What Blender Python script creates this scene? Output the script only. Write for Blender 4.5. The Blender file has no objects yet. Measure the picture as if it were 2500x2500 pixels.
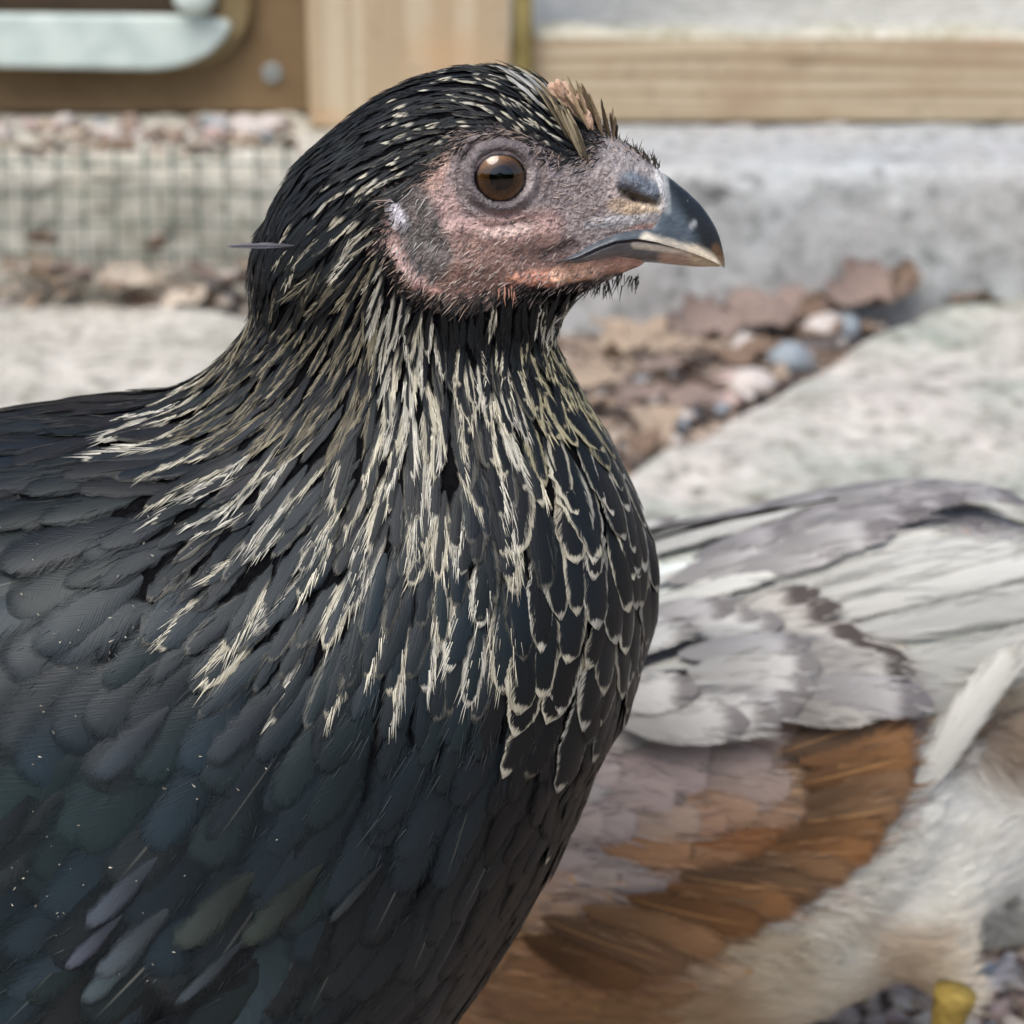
import bpy, bmesh, math, random
import numpy as np
from mathutils import Vector, Matrix
from mathutils.bvhtree import BVHTree

# ------------------------------------------------------------------ camera, sky, sun, exposure
scene = bpy.context.scene
COL = scene.collection
CAM_H = 0.40                      # lens height above the yard (m)
PITCH = math.radians(20.0)        # looking down
FPX = 5414.0                      # focal length in pixels of a 2500 px wide frame
LENS = 36.0 * FPX / 2500.0

cam_d = bpy.data.cameras.new('camera')
cam = bpy.data.objects.new('camera', cam_d)
COL.objects.link(cam)
cam.location = (0, 0, CAM_H)
cam.rotation_euler = (math.pi / 2 - PITCH, 0, 0)
cam_d.sensor_width = 36.0
cam_d.lens = LENS
cam_d.clip_start = 0.01
cam_d.clip_end = 200.0
cam_d.dof.use_dof = True
cam_d.dof.focus_distance = 0.386
cam_d.dof.aperture_fstop = 25.0
scene.camera = cam

SUN_EL, SUN_AZ = math.radians(60), math.radians(-155)   # azimuth from +Y (away) towards +X
world = bpy.data.worlds.new('World')
scene.world = world
world.use_nodes = True
wn = world.node_tree.nodes
wn.clear()
sky = wn.new('ShaderNodeTexSky')
sky.sky_type = 'NISHITA'
sky.sun_disc = False
sky.sun_elevation = SUN_EL
sky.sun_rotation = SUN_AZ
sky.air_density = 1.0
sky.dust_density = 4.0
sky.ozone_density = 0.6
bg = wn.new('ShaderNodeBackground')
bg.inputs['Strength'].default_value = 0.13
wo = wn.new('ShaderNodeOutputWorld')
world.node_tree.links.new(sky.outputs[0], bg.inputs[0])
world.node_tree.links.new(bg.outputs[0], wo.inputs[0])

sun_d = bpy.data.lights.new('sun', 'SUN')
sun_d.energy = 1.5
sun_d.angle = math.radians(35)
sun_d.color = (1.0, 0.97, 0.93)
sun = bpy.data.objects.new('sun', sun_d)
COL.objects.link(sun)
_sd = Vector((math.sin(SUN_AZ) * math.cos(SUN_EL), math.cos(SUN_AZ) * math.cos(SUN_EL), math.sin(SUN_EL)))
sun.rotation_euler = _sd.to_track_quat('Z', 'Y').to_euler()
sun.location = _sd * 5

scene.view_settings.view_transform = 'Standard'
scene.view_settings.look = 'None'
scene.view_settings.gamma = 1.0
scene.view_settings.exposure = 0.5
scene.render.engine = 'CYCLES'
scene.cycles.max_bounces = 6
scene.cycles.transparent_max_bounces = 8
scene.cycles.use_adaptive_sampling = True
scene.cycles.adaptive_threshold = 0.025
scene.cycles.use_denoising = True

RNG = np.random.default_rng(7)
rnd = random.Random(11)

# ------------------------------------------------------------------ helpers
_F = np.array([0.0, math.cos(PITCH), -math.sin(PITCH)])
_U = np.array([0.0, math.sin(PITCH), math.cos(PITCH)])
_C = np.array([0.0, 0.0, CAM_H])

def ray(px, py):
    return _F + np.array([(px - 1250.0) / FPX, 0, 0]) + _U * ((1250.0 - py) / FPX)

def at_y(px, py, Y):
    r = ray(px, py)
    return _C + r * (Y / r[1])

def at_z(px, py, z):
    r = ray(px, py)
    return _C + r * ((z - CAM_H) / r[2])

def project(P):
    """world points (N,3) -> photo pixels (N,2) and depth along the axis"""
    P = np.asarray(P, dtype=float).reshape(-1, 3) - _C
    d = P @ _F
    return np.stack([1250 + FPX * P[:, 0] / d, 1250 - FPX * (P @ _U) / d], 1), d

def srgb(r, g, b):
    out = []
    for v in (r, g, b):
        v = v / 255.0
        out.append(v / 12.92 if v <= 0.04045 else ((v + 0.055) / 1.055) ** 2.4)
    return tuple(out)

def tag(o, label=None, cat=None, group=None, kind=None):
    if label: o['label'] = label
    if cat: o['category'] = cat
    if group: o['group'] = group
    if kind: o['kind'] = kind
    return o

def empty(name, loc=(0, 0, 0)):
    o = bpy.data.objects.new(name, None)
    o.empty_display_size = 0.02
    o.location = loc
    COL.objects.link(o)
    return o

def put(name, me, mat=None, parent=None, smooth=False):
    o = bpy.data.objects.new(name, me)
    COL.objects.link(o)
    if mat is not None:
        me.materials.append(mat)
    if parent is not None:
        o.parent = parent
        o.matrix_parent_inverse = Matrix.Translation(parent.location).inverted()
    if smooth:
        me.shade_smooth()
    return o

def mesh_np(name, V, Fq=None, Ft=None):
    """fast mesh from numpy: V (n,3); Fq (m,4) quads; Ft (k,3) triangles"""
    me = bpy.data.meshes.new(name)
    V = np.asarray(V, dtype=np.float32)
    parts, sizes = [], []
    if Fq is not None and len(Fq):
        parts.append(np.asarray(Fq, dtype=np.int32).ravel()); sizes.append(np.full(len(Fq), 4, np.int32))
    if Ft is not None and len(Ft):
        parts.append(np.asarray(Ft, dtype=np.int32).ravel()); sizes.append(np.full(len(Ft), 3, np.int32))
    loops = np.concatenate(parts); size = np.concatenate(sizes)
    start = np.concatenate([[0], np.cumsum(size)[:-1]]).astype(np.int32)
    me.vertices.add(len(V)); me.vertices.foreach_set('co', V.ravel())
    me.loops.add(len(loops)); me.loops.foreach_set('vertex_index', loops)
    me.polygons.add(len(size)); me.polygons.foreach_set('loop_start', start)
    me.update(calc_edges=True)
    return me

def attr_vec(me, name, A):
    a = me.attributes.new(name, 'FLOAT_VECTOR', 'POINT')
    a.data.foreach_set('vector', np.asarray(A, np.float32).ravel())

def attr_col(me, name, A):
    A = np.asarray(A, np.float32)
    if A.shape[1] == 3:
        A = np.concatenate([A, np.ones((len(A), 1), np.float32)], 1)
    a = me.attributes.new(name, 'FLOAT_COLOR', 'POINT')
    a.data.foreach_set('color', A.ravel())

def from_bm(name, bm):
    me = bpy.data.meshes.new(name)
    bm.normal_update()
    bm.to_mesh(me)
    bm.free()
    return me

def bm_box(bm, lo, hi):
    lo, hi = np.minimum(lo, hi), np.maximum(lo, hi)
    vs = [bm.verts.new((x, y, z)) for x in (lo[0], hi[0]) for y in (lo[1], hi[1]) for z in (lo[2], hi[2])]
    for f in ((0, 1, 3, 2), (4, 6, 7, 5), (0, 4, 5, 1), (2, 3, 7, 6), (0, 2, 6, 4), (1, 5, 7, 3)):
        bm.faces.new([vs[i] for i in f])
    return vs

def box_mesh(name, lo, hi, bevel=0.003, seg=2, cuts=0):
    bm = bmesh.new()
    bm_box(bm, np.array(lo, float), np.array(hi, float))
    if cuts:
        bmesh.ops.subdivide_edges(bm, edges=bm.edges[:], cuts=cuts, use_grid_fill=True)
    elif bevel:
        bmesh.ops.bevel(bm, geom=bm.edges[:], offset=bevel, segments=seg, affect='EDGES', profile=0.5)
    return from_bm(name, bm)

def tube_mesh(name, pts, radii, n=8, cap=True):
    """tapered tube along a polyline"""
    pts = np.asarray(pts, float)
    k = len(pts)
    radii = np.broadcast_to(np.asarray(radii, float), (k,)) if np.ndim(radii) < 2 else radii
    V = []
    ref = np.array([0.13, 0.29, 0.95])
    for i in range(k):
        t = pts[min(i + 1, k - 1)] - pts[max(i - 1, 0)]
        t /= np.linalg.norm(t) + 1e-12
        a = np.cross(t, ref)
        if np.linalg.norm(a) < 0.05: a = np.cross(t, [1, 0, 0])
        a /= np.linalg.norm(a); b = np.cross(t, a)
        for j in range(n):
            th = 2 * math.pi * j / n
            V.append(pts[i] + radii[i] * (a * math.cos(th) + b * math.sin(th)))
    Fq = [(i * n + j, i * n + (j + 1) % n, (i + 1) * n + (j + 1) % n, (i + 1) * n + j) for i in range(k - 1) for j in range(n)]
    Ft = []
    if cap:
        V.append(pts[0]); V.append(pts[-1])
        c0, c1 = len(V) - 2, len(V) - 1
        for j in range(n):
            Ft.append((c0, (j + 1) % n, j)); Ft.append((c1, (k - 1) * n + j, (k - 1) * n + (j + 1) % n))
    return mesh_np(name, V, Fq, Ft)

# ------------------------------------------------------------------ node helpers
class NT:
    def __init__(self, name):
        self.m = bpy.data.materials.new(name)
        self.m.use_nodes = True
        self.t = self.m.node_tree
        self.t.nodes.clear()
        self.out = self.t.nodes.new('ShaderNodeOutputMaterial')
    def n(self, typ, **kw):
        nd = self.t.nodes.new(typ)
        for k, v in kw.items(): setattr(nd, k, v)
        return nd
    def link(self, a, b): self.t.links.new(a, b)
    def setv(self, sock, v):
        if isinstance(v, bpy.types.NodeSocket): self.link(v, sock)
        elif isinstance(v, (tuple, list)) and len(v) == 3 and sock.type == 'RGBA': sock.default_value = (*v, 1)
        else: sock.default_value = v
    def math(self, op, a, b=0.0, c=None, clamp=False):
        nd = self.n('ShaderNodeMath', operation=op); nd.use_clamp = clamp
        self.setv(nd.inputs[0], a); self.setv(nd.inputs[1], b)
        if c is not None: self.setv(nd.inputs[2], c)
        return nd.outputs[0]
    def mix(self, f, a, b, blend='MIX'):
        nd = self.n('ShaderNodeMix', data_type='RGBA', blend_type=blend)
        self.setv(nd.inputs[0], f); self.setv(nd.inputs[6], a); self.setv(nd.inputs[7], b)
        return nd.outputs[2]
    def smooth(self, v, lo, hi, a=0.0, b=1.0):
        nd = self.n('ShaderNodeMapRange', interpolation_type='SMOOTHSTEP')
        self.setv(nd.inputs[0], v); self.setv(nd.inputs[1], lo); self.setv(nd.inputs[2], hi)
        self.setv(nd.inputs[3], a); self.setv(nd.inputs[4], b)
        return nd.outputs[0]
    def noise(self, vec, scale, detail=4.0, rough=0.55, dist=0.0):
        nd = self.n('ShaderNodeTexNoise')
        if vec is not None: self.link(vec, nd.inputs['Vector'])
        nd.inputs['Scale'].default_value = scale; nd.inputs['Detail'].default_value = detail
        nd.inputs['Roughness'].default_value = rough; nd.inputs['Distortion'].default_value = dist
        return nd.outputs[0]
    def voronoi(self, vec, scale, feature='F1', rnd_=1.0):
        nd = self.n('ShaderNodeTexVoronoi', feature=feature)
        if vec is not None: self.link(vec, nd.inputs['Vector'])
        nd.inputs['Scale'].default_value = scale; nd.inputs['Randomness'].default_value = rnd_
        return nd
    def mapping(self, vec, scale=(1, 1, 1), loc=(0, 0, 0), rot=(0, 0, 0)):
        nd = self.n('ShaderNodeMapping')
        self.link(vec, nd.inputs[0])
        nd.inputs['Location'].default_value = loc; nd.inputs['Rotation'].default_value = rot; nd.inputs['Scale'].default_value = scale
        return nd.outputs[0]
    def geo_pos(self): return self.n('ShaderNodeNewGeometry').outputs['Position']
    def obj_pos(self): return self.n('ShaderNodeTexCoord').outputs['Object']
    def attr(self, name): return self.n('ShaderNodeAttribute', attribute_name=name)
    def sep(self, v):
        nd = self.n('ShaderNodeSeparateXYZ'); self.link(v, nd.inputs[0]); return nd.outputs
    def comb(self, x, y, z):
        nd = self.n('ShaderNodeCombineXYZ')
        for i, v in enumerate((x, y, z)): self.setv(nd.inputs[i], v)
        return nd.outputs[0]
    def bump(self, h, strength=0.5, dist=0.001, normal=None):
        nd = self.n('ShaderNodeBump')
        self.link(h, nd.inputs['Height']); nd.inputs['Strength'].default_value = strength; nd.inputs['Distance'].default_value = dist
        if normal is not None: self.link(normal, nd.inputs['Normal'])
        return nd.outputs[0]
    def bsdf(self, color, rough=0.7, normal=None, spec=0.5, **kw):
        nd = self.n('ShaderNodeBsdfPrincipled')
        self.setv(nd.inputs['Base Color'], color); self.setv(nd.inputs['Roughness'], rough)
        self.setv(nd.inputs['Specular IOR Level'], spec)
        if normal is not None: self.link(normal, nd.inputs['Normal'])
        for k, v in kw.items(): self.setv(nd.inputs[k.replace('_', ' ')], v)
        self.link(nd.outputs[0], self.out.inputs[0])
        return nd
# ------------------------------------------------------------------ materials of the place
def mat_concrete(name, base, dark, stain, scale=1.0, speck=0.5, bump=0.6):
    t = NT(name); p = t.geo_pos()
    big = t.noise(p, 9 * scale, 5, 0.6)
    blot = t.noise(p, 36 * scale, 6, 0.75, 0.8)
    mid = t.noise(p, 75 * scale, 5, 0.65)
    fine = t.noise(p, 330 * scale, 4, 0.7)
    vor = t.voronoi(p, 120 * scale).outputs['Distance']
    c = t.mix(t.smooth(big, 0.35, 0.68), base, stain)
    c = t.mix(t.math('MULTIPLY', t.smooth(blot, 0.5, 0.66), 0.75), c, dark)
    c = t.mix(t.math('MULTIPLY', t.smooth(blot, 0.46, 0.32), 0.5), c, tuple(min(.9, v * 1.35) for v in base))
    c = t.mix(t.math('MULTIPLY', t.smooth(mid, 0.52, 0.66), 0.85), c, tuple(v * .8 for v in dark))
    c = t.mix(t.math('MULTIPLY', t.smooth(mid, 0.44, 0.3), 0.6), c, tuple(min(.92, v * 1.5) for v in base))
    c = t.mix(t.math('MULTIPLY', t.smooth(fine, 0.55, 0.75), speck), c, tuple(min(.95, v * 1.5) for v in base))
    c = t.mix(t.math('MULTIPLY', t.smooth(vor, 0.2, 0.06), speck), c, tuple(v * 0.45 for v in dark))
    h = t.math('ADD', t.math('ADD', t.math('MULTIPLY', mid, 0.9), t.math('MULTIPLY', fine, 0.5)), t.math('MULTIPLY', blot, 0.8))
    t.bsdf(c, 0.9, t.bump(h, bump, 0.006), 0.25)
    return t.m

def mat_wood(name, light, dark, axis, ring=90.0, blotch=None, green=0.0):
    """sawn softwood, grain along the axis ('x' or 'z')"""
    t = NT(name); p = t.geo_pos()
    sc = {'x': (1.5, 30, 30), 'z': (30, 30, 1.5)}[axis]
    v = t.mapping(p, sc)
    warp = t.noise(v, 0.8, 3, 0.5)
    s = t.sep(p)
    across = s[2] if axis == 'x' else s[0]
    w = t.math('SINE', t.math('ADD', t.math('MULTIPLY', across, ring * 6.28), t.math('MULTIPLY', warp, 22.0)))
    ringm = t.smooth(w, -0.2, 1.0)
    fib = t.noise(t.mapping(p, {'x': (6, 500, 500), 'z': (500, 500, 6)}[axis]), 1.0, 3, 0.6)
    c = t.mix(t.math('MULTIPLY', ringm, 0.8), light, dark)
    c = t.mix(t.math('MULTIPLY', t.smooth(fib, 0.45, 0.7), 0.35), c, tuple(x * 0.6 for x in dark))
    bl = t.noise(p, 14, 4, 0.6)
    c = t.mix(t.math('MULTIPLY', t.smooth(bl, 0.45, 0.68), 0.7), c, blotch or dark)
    kn = t.voronoi(t.mapping(p, {'x': (5, 14, 14), 'z': (14, 14, 5)}[axis]), 1.0).outputs['Distance']
    c = t.mix(t.math('MULTIPLY', t.smooth(kn, 0.13, 0.05), 0.7), c, tuple(x * 0.45 for x in dark))
    dirt = t.noise(p, 55, 6, 0.7)
    c = t.mix(t.math('MULTIPLY', t.smooth(dirt, 0.55, 0.72), 0.45), c, tuple(x * 0.45 for x in dark))
    c = t.mix(t.math('MULTIPLY', t.smooth(t.noise(p, 30, 5, 0.6), 0.52, 0.72), green), c, srgb(96, 90, 52))
    t.bsdf(c, 0.75, t.bump(t.math('ADD', fib, t.math('MULTIPLY', ringm, 0.5)), 0.35, 0.0012), 0.3)
    return t.m

def mat_plain(name, col, rough=0.6, var=0.15, scale=60, spec=0.4, bump=0.2, alt=None, metal=0.0):
    t = NT(name); p = t.geo_pos()
    n = t.noise(p, scale, 5, 0.6)
    c = t.mix(t.smooth(n, 0.3, 0.75), col, alt or tuple(v * (1 - var * 2) for v in col))
    t.bsdf(c, rough, t.bump(n, bump, 0.001), spec, Metallic=metal)
    return t.m

M_FOUND = mat_concrete('foundation_concrete', srgb(184, 189, 190), srgb(140, 143, 142), srgb(184, 184, 182), 1.0, 0.4)
M_FOUND_L = mat_concrete('old_concrete', srgb(206, 204, 194), srgb(156, 152, 138), srgb(194, 192, 178), 1.3, 0.5)
M_SLAB = mat_concrete('paving_concrete', srgb(212, 209, 200), srgb(140, 137, 126), srgb(190, 190, 180), 1.0, 0.55, 0.9)
M_SLAB_R = mat_concrete('paving_concrete_mossy', srgb(212, 206, 198), srgb(132, 130, 118), srgb(172, 182, 170), 0.9, 0.55, 0.9)
M_BEAM = mat_wood('beam_wood', srgb(190, 176, 150), srgb(146, 124, 96), 'x', 95, srgb(160, 138, 112))
M_POST = mat_wood('post_wood', srgb(194, 180, 154), srgb(172, 152, 124), 'z', 28, srgb(192, 160, 124))
M_POST_G = mat_wood('post_wood_algae', srgb(164, 150, 98), srgb(122, 108, 62), 'z', 28, srgb(110, 98, 54), 0.7)
M_PANEL = mat_plain('weathered_plywood', srgb(128, 108, 80), 0.8, 0.2, 16, 0.3, 0.4, srgb(98, 80, 58))
M_PALE = mat_plain('pale_mint_enamel', srgb(206, 220, 216), 0.45, 0.06, 40, 0.5, 0.1, srgb(178, 196, 192))
M_RIM = mat_plain('tan_door_rim', srgb(140, 124, 92), 0.6, 0.15, 20, 0.4, 0.2, srgb(110, 96, 66))
M_SCREW = mat_plain('zinc_screw', srgb(150, 156, 156), 0.5, 0.1, 300, 0.5, 0.1)
M_WIRE = mat_plain('green_coated_wire', srgb(92, 108, 98), 0.55, 0.15, 200, 0.4, 0.1)

def mat_gravel():
    t = NT('gravel_soil'); p = t.geo_pos()
    v = t.voronoi(p, 130)
    n = t.noise(p, 60, 5, 0.6)
    c = t.mix(t.smooth(n, 0.35, 0.7), srgb(178, 160, 146), srgb(132, 112, 96))
    c = t.mix(t.math('MULTIPLY', t.sep(v.outputs['Color'])[0], 0.5), c, srgb(206, 192, 178))
    c = t.mix(t.smooth(v.outputs['Distance'], 0.45, 0.75), c, srgb(60, 48, 38))
    h = t.math('ADD', t.math('MULTIPLY', v.outputs['Distance'], -1.0), t.math('MULTIPLY', n, 0.6))
    t.bsdf(c, 0.95, t.bump(h, 1.0, 0.006), 0.2)
    return t.m
M_GRAVEL = mat_gravel()

# ------------------------------------------------------------------ ground
def ground_sheet():
    n = 140
    xs = np.concatenate([np.linspace(-60, -2.2, 12), np.linspace(-2, 2, n), np.linspace(2.2, 60, 12)])
    ys = np.concatenate([np.linspace(-40, -1.2, 10), np.linspace(-1, 2.5, n), np.linspace(2.8, 80, 12)])
    X, Y = np.meshgrid(xs, ys, indexing='ij')
    Z = 0.004 * np.sin(X * 23 + 1.3 * np.sin(Y * 17)) * np.cos(Y * 19 + X * 7) + 0.003 * RNG.standard_normal(X.shape)
    Z = np.where((np.abs(X) > 2.05) | (Y < -1) | (Y > 2.55), 0, Z) - 0.006
    nx, ny = X.shape
    idx = np.arange(nx * ny).reshape(nx, ny)
    Fq = np.stack([idx[:-1, :-1], idx[1:, :-1], idx[1:, 1:], idx[:-1, 1:]], -1).reshape(-1, 4)
    o = put('ground', mesh_np('ground', np.stack([X, Y, Z], -1).reshape(-1, 3), Fq), M_GRAVEL, smooth=True)
    tag(o, 'pinkish brown gravel and soil of the yard', kind='structure')
ground_sheet()

SLAB_Z = 0.018
def slab(name, poly, mat, seed):
    """paving slab: polygon prism with an uneven worn top"""
    r = np.random.default_rng(seed)
    bm = bmesh.new()
    P = np.array(poly)
    lo, hi = P.min(0), P.max(0)
    vs = [bm.verts.new((p[0], p[1], SLAB_Z)) for p in P]
    f = bm.faces.new(vs)
    if f.normal.z < 0: f.normal_flip()
    ext = bmesh.ops.extrude_face_region(bm, geom=[f])
    for v in [g for g in ext['geom'] if isinstance(g, bmesh.types.BMVert)]:
        v.co.z = SLAB_Z - 0.05
    bm.normal_update()
    bmesh.ops.recalc_face_normals(bm, faces=bm.faces[:])
    top_e = [e for e in bm.edges if all(abs(v.co.z - SLAB_Z) < 1e-6 for v in e.verts)]
    bmesh.ops.bevel(bm, geom=top_e, offset=0.008, segments=3, affect='EDGES', profile=0.5)
    # cut the top into a grid
    for ax, nrm in ((0, (1, 0, 0)), (1, (0, 1, 0))):
        k = int((hi[ax] - lo[ax]) / 0.02)
        for i in range(1, k):
            co = [0, 0, 0]; co[ax] = lo[ax] + (hi[ax] - lo[ax]) * i / k
            bmesh.ops.bisect_plane(bm, geom=bm.verts[:] + bm.edges[:] + bm.faces[:], plane_co=co, plane_no=nrm)
    ph = r.uniform(0, 6, 8)
    for v in bm.verts:
        x, y = v.co.x, v.co.y
        d = 0.0035 * math.sin(x * 21 + ph[0] + 2 * math.sin(y * 13 + ph[1])) * math.cos(y * 24 + ph[2] + x * 9) + 0.0015 * math.sin(x * 61 + ph[3]) * math.sin(y * 57 + ph[4])
        if v.co.z > SLAB_Z - 0.02:
            v.co.z += d
            v.co.x += 0.002 * math.sin(y * 80 + ph[5]); v.co.y += 0.002 * math.sin(x * 80 + ph[6])
    o = put(name, from_bm(name, bm), mat)
    tag(o, kind='structure')
    return o

def z2(px, py, z=SLAB_Z):
    return at_z(px, py, z)[:2]
c0 = z2(1440, 1205); c1 = z2(2265, 752); c2 = z2(2700, 690)
dirv = (c0 - c1) / np.linalg.norm(c0 - c1)
slab_r = slab('pavement_slab_right', [c1, c2, c2 + dirv * 1.0 + np.array([0.55, 0]), c1 + dirv * 0.95], M_SLAB_R, 5)
slab_r['label'] = 'pale worn concrete paving slab with slanting edge behind the hens'
a0 = z2(-700, 705); a1 = z2(250, 722); a2 = z2(640, 775); a3 = z2(880, 1250)
slab_l = slab('pavement_slab_left', [a0, a1, a2, a3, np.array([a3[0] - 0.15, 0.42]), np.array([-0.75, 0.42])], M_SLAB, 9)
slab_l['label'] = 'pale concrete paving slab left behind the black hen'

# ------------------------------------------------------------------ coop foundation, beam, post, panel
FY = at_z(1250, 790, 0.0)[1]                              # front face of the foundation
LEDGE = CAM_H + ray(1250, 412)[2] * FY / ray(1250, 412)[1]  # height of its top
Y_POST = at_z(1000, 322, LEDGE)[1]
Y_BEAM = at_z(1800, 306, LEDGE)[1]
Y_PANEL = at_z(300, 288, LEDGE)[1]
XSPLIT = at_y(1030, 600, FY)[0]

def rough_block(name, lo, hi, mat, label, seed, amp=0.0016):
    me = box_mesh(name, lo, hi, bevel=0)
    bm = bmesh.new(); bm.from_mesh(me)
    bmesh.ops.bevel(bm, geom=bm.edges[:], offset=0.012, segments=3, affect='EDGES', profile=0.5)
    for ax, nrm in ((0, (1, 0, 0)), (1, (0, 1, 0)), (2, (0, 0, 1))):
        k = int((hi[ax] - lo[ax]) / 0.015)
        for i in range(1, k):
            co = [0, 0, 0]; co[ax] = lo[ax] + (hi[ax] - lo[ax]) * i / k
            bmesh.ops.bisect_plane(bm, geom=bm.verts[:] + bm.edges[:] + bm.faces[:], plane_co=co, plane_no=nrm)
    r = np.random.default_rng(seed)
    for v in bm.verts:
        v.co += Vector(r.normal(0, amp, 3))
    bpy.data.meshes.remove(me)
    o = put(name, from_bm(name, bm), mat, smooth=True)
    return tag(o, label, 'foundation')
rough_block('concrete_foundation', (XSPLIT + 0.004, FY, -0.08), (0.95, FY + 0.42, LEDGE), M_FOUND,
            'smooth grey concrete foundation under the wooden beam', 3)
rough_block('concrete_foundation', (-1.05, FY + 0.004, -0.08), (XSPLIT, FY + 0.42, LEDGE + 0.001), M_FOUND_L,
            'weathered yellowish concrete foundation behind the green wire mesh', 4, 0.0022)

# beam with a dusty top
xb0 = at_y(1292, 200, Y_BEAM)[0]
BEAM_TOP = at_y(1800, 98, Y_BEAM)[2]
beam = put('wooden_beam', box_mesh('wooden_beam', (xb0, Y_BEAM, LEDGE + 0.002), (0.95, Y_BEAM + 0.05, BEAM_TOP), 0.003), M_BEAM)
tag(beam, 'horizontal sawn timber beam lying along the concrete foundation', 'beam')
M_DUST = mat_concrete('pale_sand_dust', srgb(226, 222, 204), srgb(160, 158, 128), srgb(200, 196, 172), 1.5, 0.5, 0.8)
def dust_mound():
    """pale sand spilled on the beam's top, a low uneven strip"""
    n, m = 120, 9
    x = np.linspace(xb0 + 0.004, 0.94, n)
    V = []
    for i in range(n):
        f0 = Y_BEAM + 0.002 + 0.003 * math.sin(x[i] * 31) ** 2 + rnd.uniform(0, 0.001)
        for j in range(m):
            v = j / (m - 1)
            y = f0 + (Y_BEAM + 0.049 - f0) * v
            h = 0.0075 * (1 - (2 * v - 1) ** 4) * (0.55 + 0.45 * math.sin(x[i] * 18 + 1.2) * math.sin(x[i] * 43)) + rnd.uniform(0, 0.0012)
            V.append((x[i], y, BEAM_TOP + 0.0006 + max(0, h if 0 < j < m - 1 else 0)))
    idx = np.arange(n * m).reshape(n, m)
    Fq = np.stack([idx[:-1, :-1], idx[1:, :-1], idx[1:, 1:], idx[:-1, 1:]], -1).reshape(-1, 4)
    o = put('sand', mesh_np('sand', V, Fq), M_DUST, smooth=True)
    tag(o, 'pale sand spilled along the top of the beam', 'sand', kind='stuff')
dust_mound()
# sandy run floor behind the beam
fl = put('floor', box_mesh('floor', (-1.05, Y_BEAM + 0.052, BEAM_TOP - 0.03), (1.2, Y_BEAM + 1.6, BEAM_TOP - 0.004), 0), 
         mat_concrete('sandy_floor', srgb(206, 204, 192), srgb(150, 152, 132), srgb(214, 212, 202), 0.8, 0.9, 1.0))
tag(fl, 'speckled pale sandy floor behind the beam', kind='structure')

# post: front board and a darker olive side batten
px0 = at_y(752, 200, Y_POST)[0]; px1 = at_y(1247, 80, Y_POST)[0]; px2 = at_y(1300, 80, Y_POST + 0.012)[0]
post = empty('wooden_post', ((px0 + px1) / 2, Y_POST + 0.02, LEDGE))
put('post_board', box_mesh('post_board', (px0, Y_POST, LEDGE + 0.002), (px1, Y_POST + 0.045, 0.95), 0.004), M_POST, post)
put('side_batten', box_mesh('side_batten', (px1 + 0.001, Y_POST + 0.012, LEDGE + 0.002), (px2, Y_POST + 0.045, 0.95), 0.002), M_POST_G, post)
tag(post, 'upright sawn timber post with a mossy side batten behind the hen head', 'post')

pan = put('plywood_panel', box_mesh('plywood_panel', (-1.0, Y_PANEL, LEDGE + 0.004), (px0 - 0.001, Y_PANEL + 0.018, 0.95), 0.002), M_PANEL)
tag(pan, 'weathered brown plywood panel left of the timber post', 'panel')

# screw
def screw():
    c = at_y(665, 178, Y_PANEL - 0.0005)
    root = empty('screw', c)
    bm = bmesh.new()
    r = 0.0075; n = 20
    rings = [(r, 0.0), (r, -0.0012), (r * 0.86, -0.0022), (r * 0.45, -0.0024), (r * 0.3, -0.0010), (0.0001, -0.0010)]
    prev = None
    for rr, yy in rings:
        ring = [bm.verts.new((c[0] + rr * math.cos(2 * math.pi * i / n), c[1] + yy, c[2] + rr * math.sin(2 * math.pi * i / n))) for i in range(n)]
        if prev:
            for i in range(n): bm.faces.new((prev[i], prev[(i + 1) % n], ring[(i + 1) % n], ring[i]))
        prev = ring
    put('screw_head', from_bm('screw_head', bm), M_SCREW, root, smooth=True)
    put('slot', box_mesh('slot', c + np.array([-0.002, -0.003, -0.0007]), c + np.array([0.002, -0.0018, 0.0007]), 0.0002, 1), M_WIRE, root)
    tag(root, 'single zinc screw head in the brown plywood panel', 'screw')
screw()

# rounded pale door frame with rim and knob
def rounded_bar(name, path, y0, y1, half, mat, parent):
    """bar of rectangular section (half width in the xz plane) swept along a path in the xz plane"""
    bm = bmesh.new()
    path = np.array(path); k = len(path)
    rings = []
    for i in range(k):
        t = path[min(i + 1, k - 1)] - path[max(i - 1, 0)]; t = t / np.linalg.norm(t)
        nrm = np.array([-t[1], t[0]])
        a = path[i] + nrm * half; b = path[i] - nrm * half
        rings.append([bm.verts.new((a[0], y0, a[1])), bm.verts.new((b[0], y0, b[1])), bm.verts.new((b[0], y1, b[1])), bm.verts.new((a[0], y1, a[1]))])
    for i in range(k - 1):
        for j in range(4):
            bm.faces.new((rings[i][j], rings[i][(j + 1) % 4], rings[i + 1][(j + 1) % 4], rings[i + 1][j]))
    bm.faces.new(rings[0]); bm.faces.new(rings[-1][::-1])
    bmesh.ops.recalc_face_normals(bm, faces=bm.faces[:])
    es = [e for e in bm.edges if len(e.link_faces) == 2 and e.calc_face_angle(0) > 0.7]
    bmesh.ops.bevel(bm, geom=es, offset=0.0035, segments=3, affect='EDGES', profile=0.5)
    return put(name, from_bm(name, bm), mat, parent, smooth=True)

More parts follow.
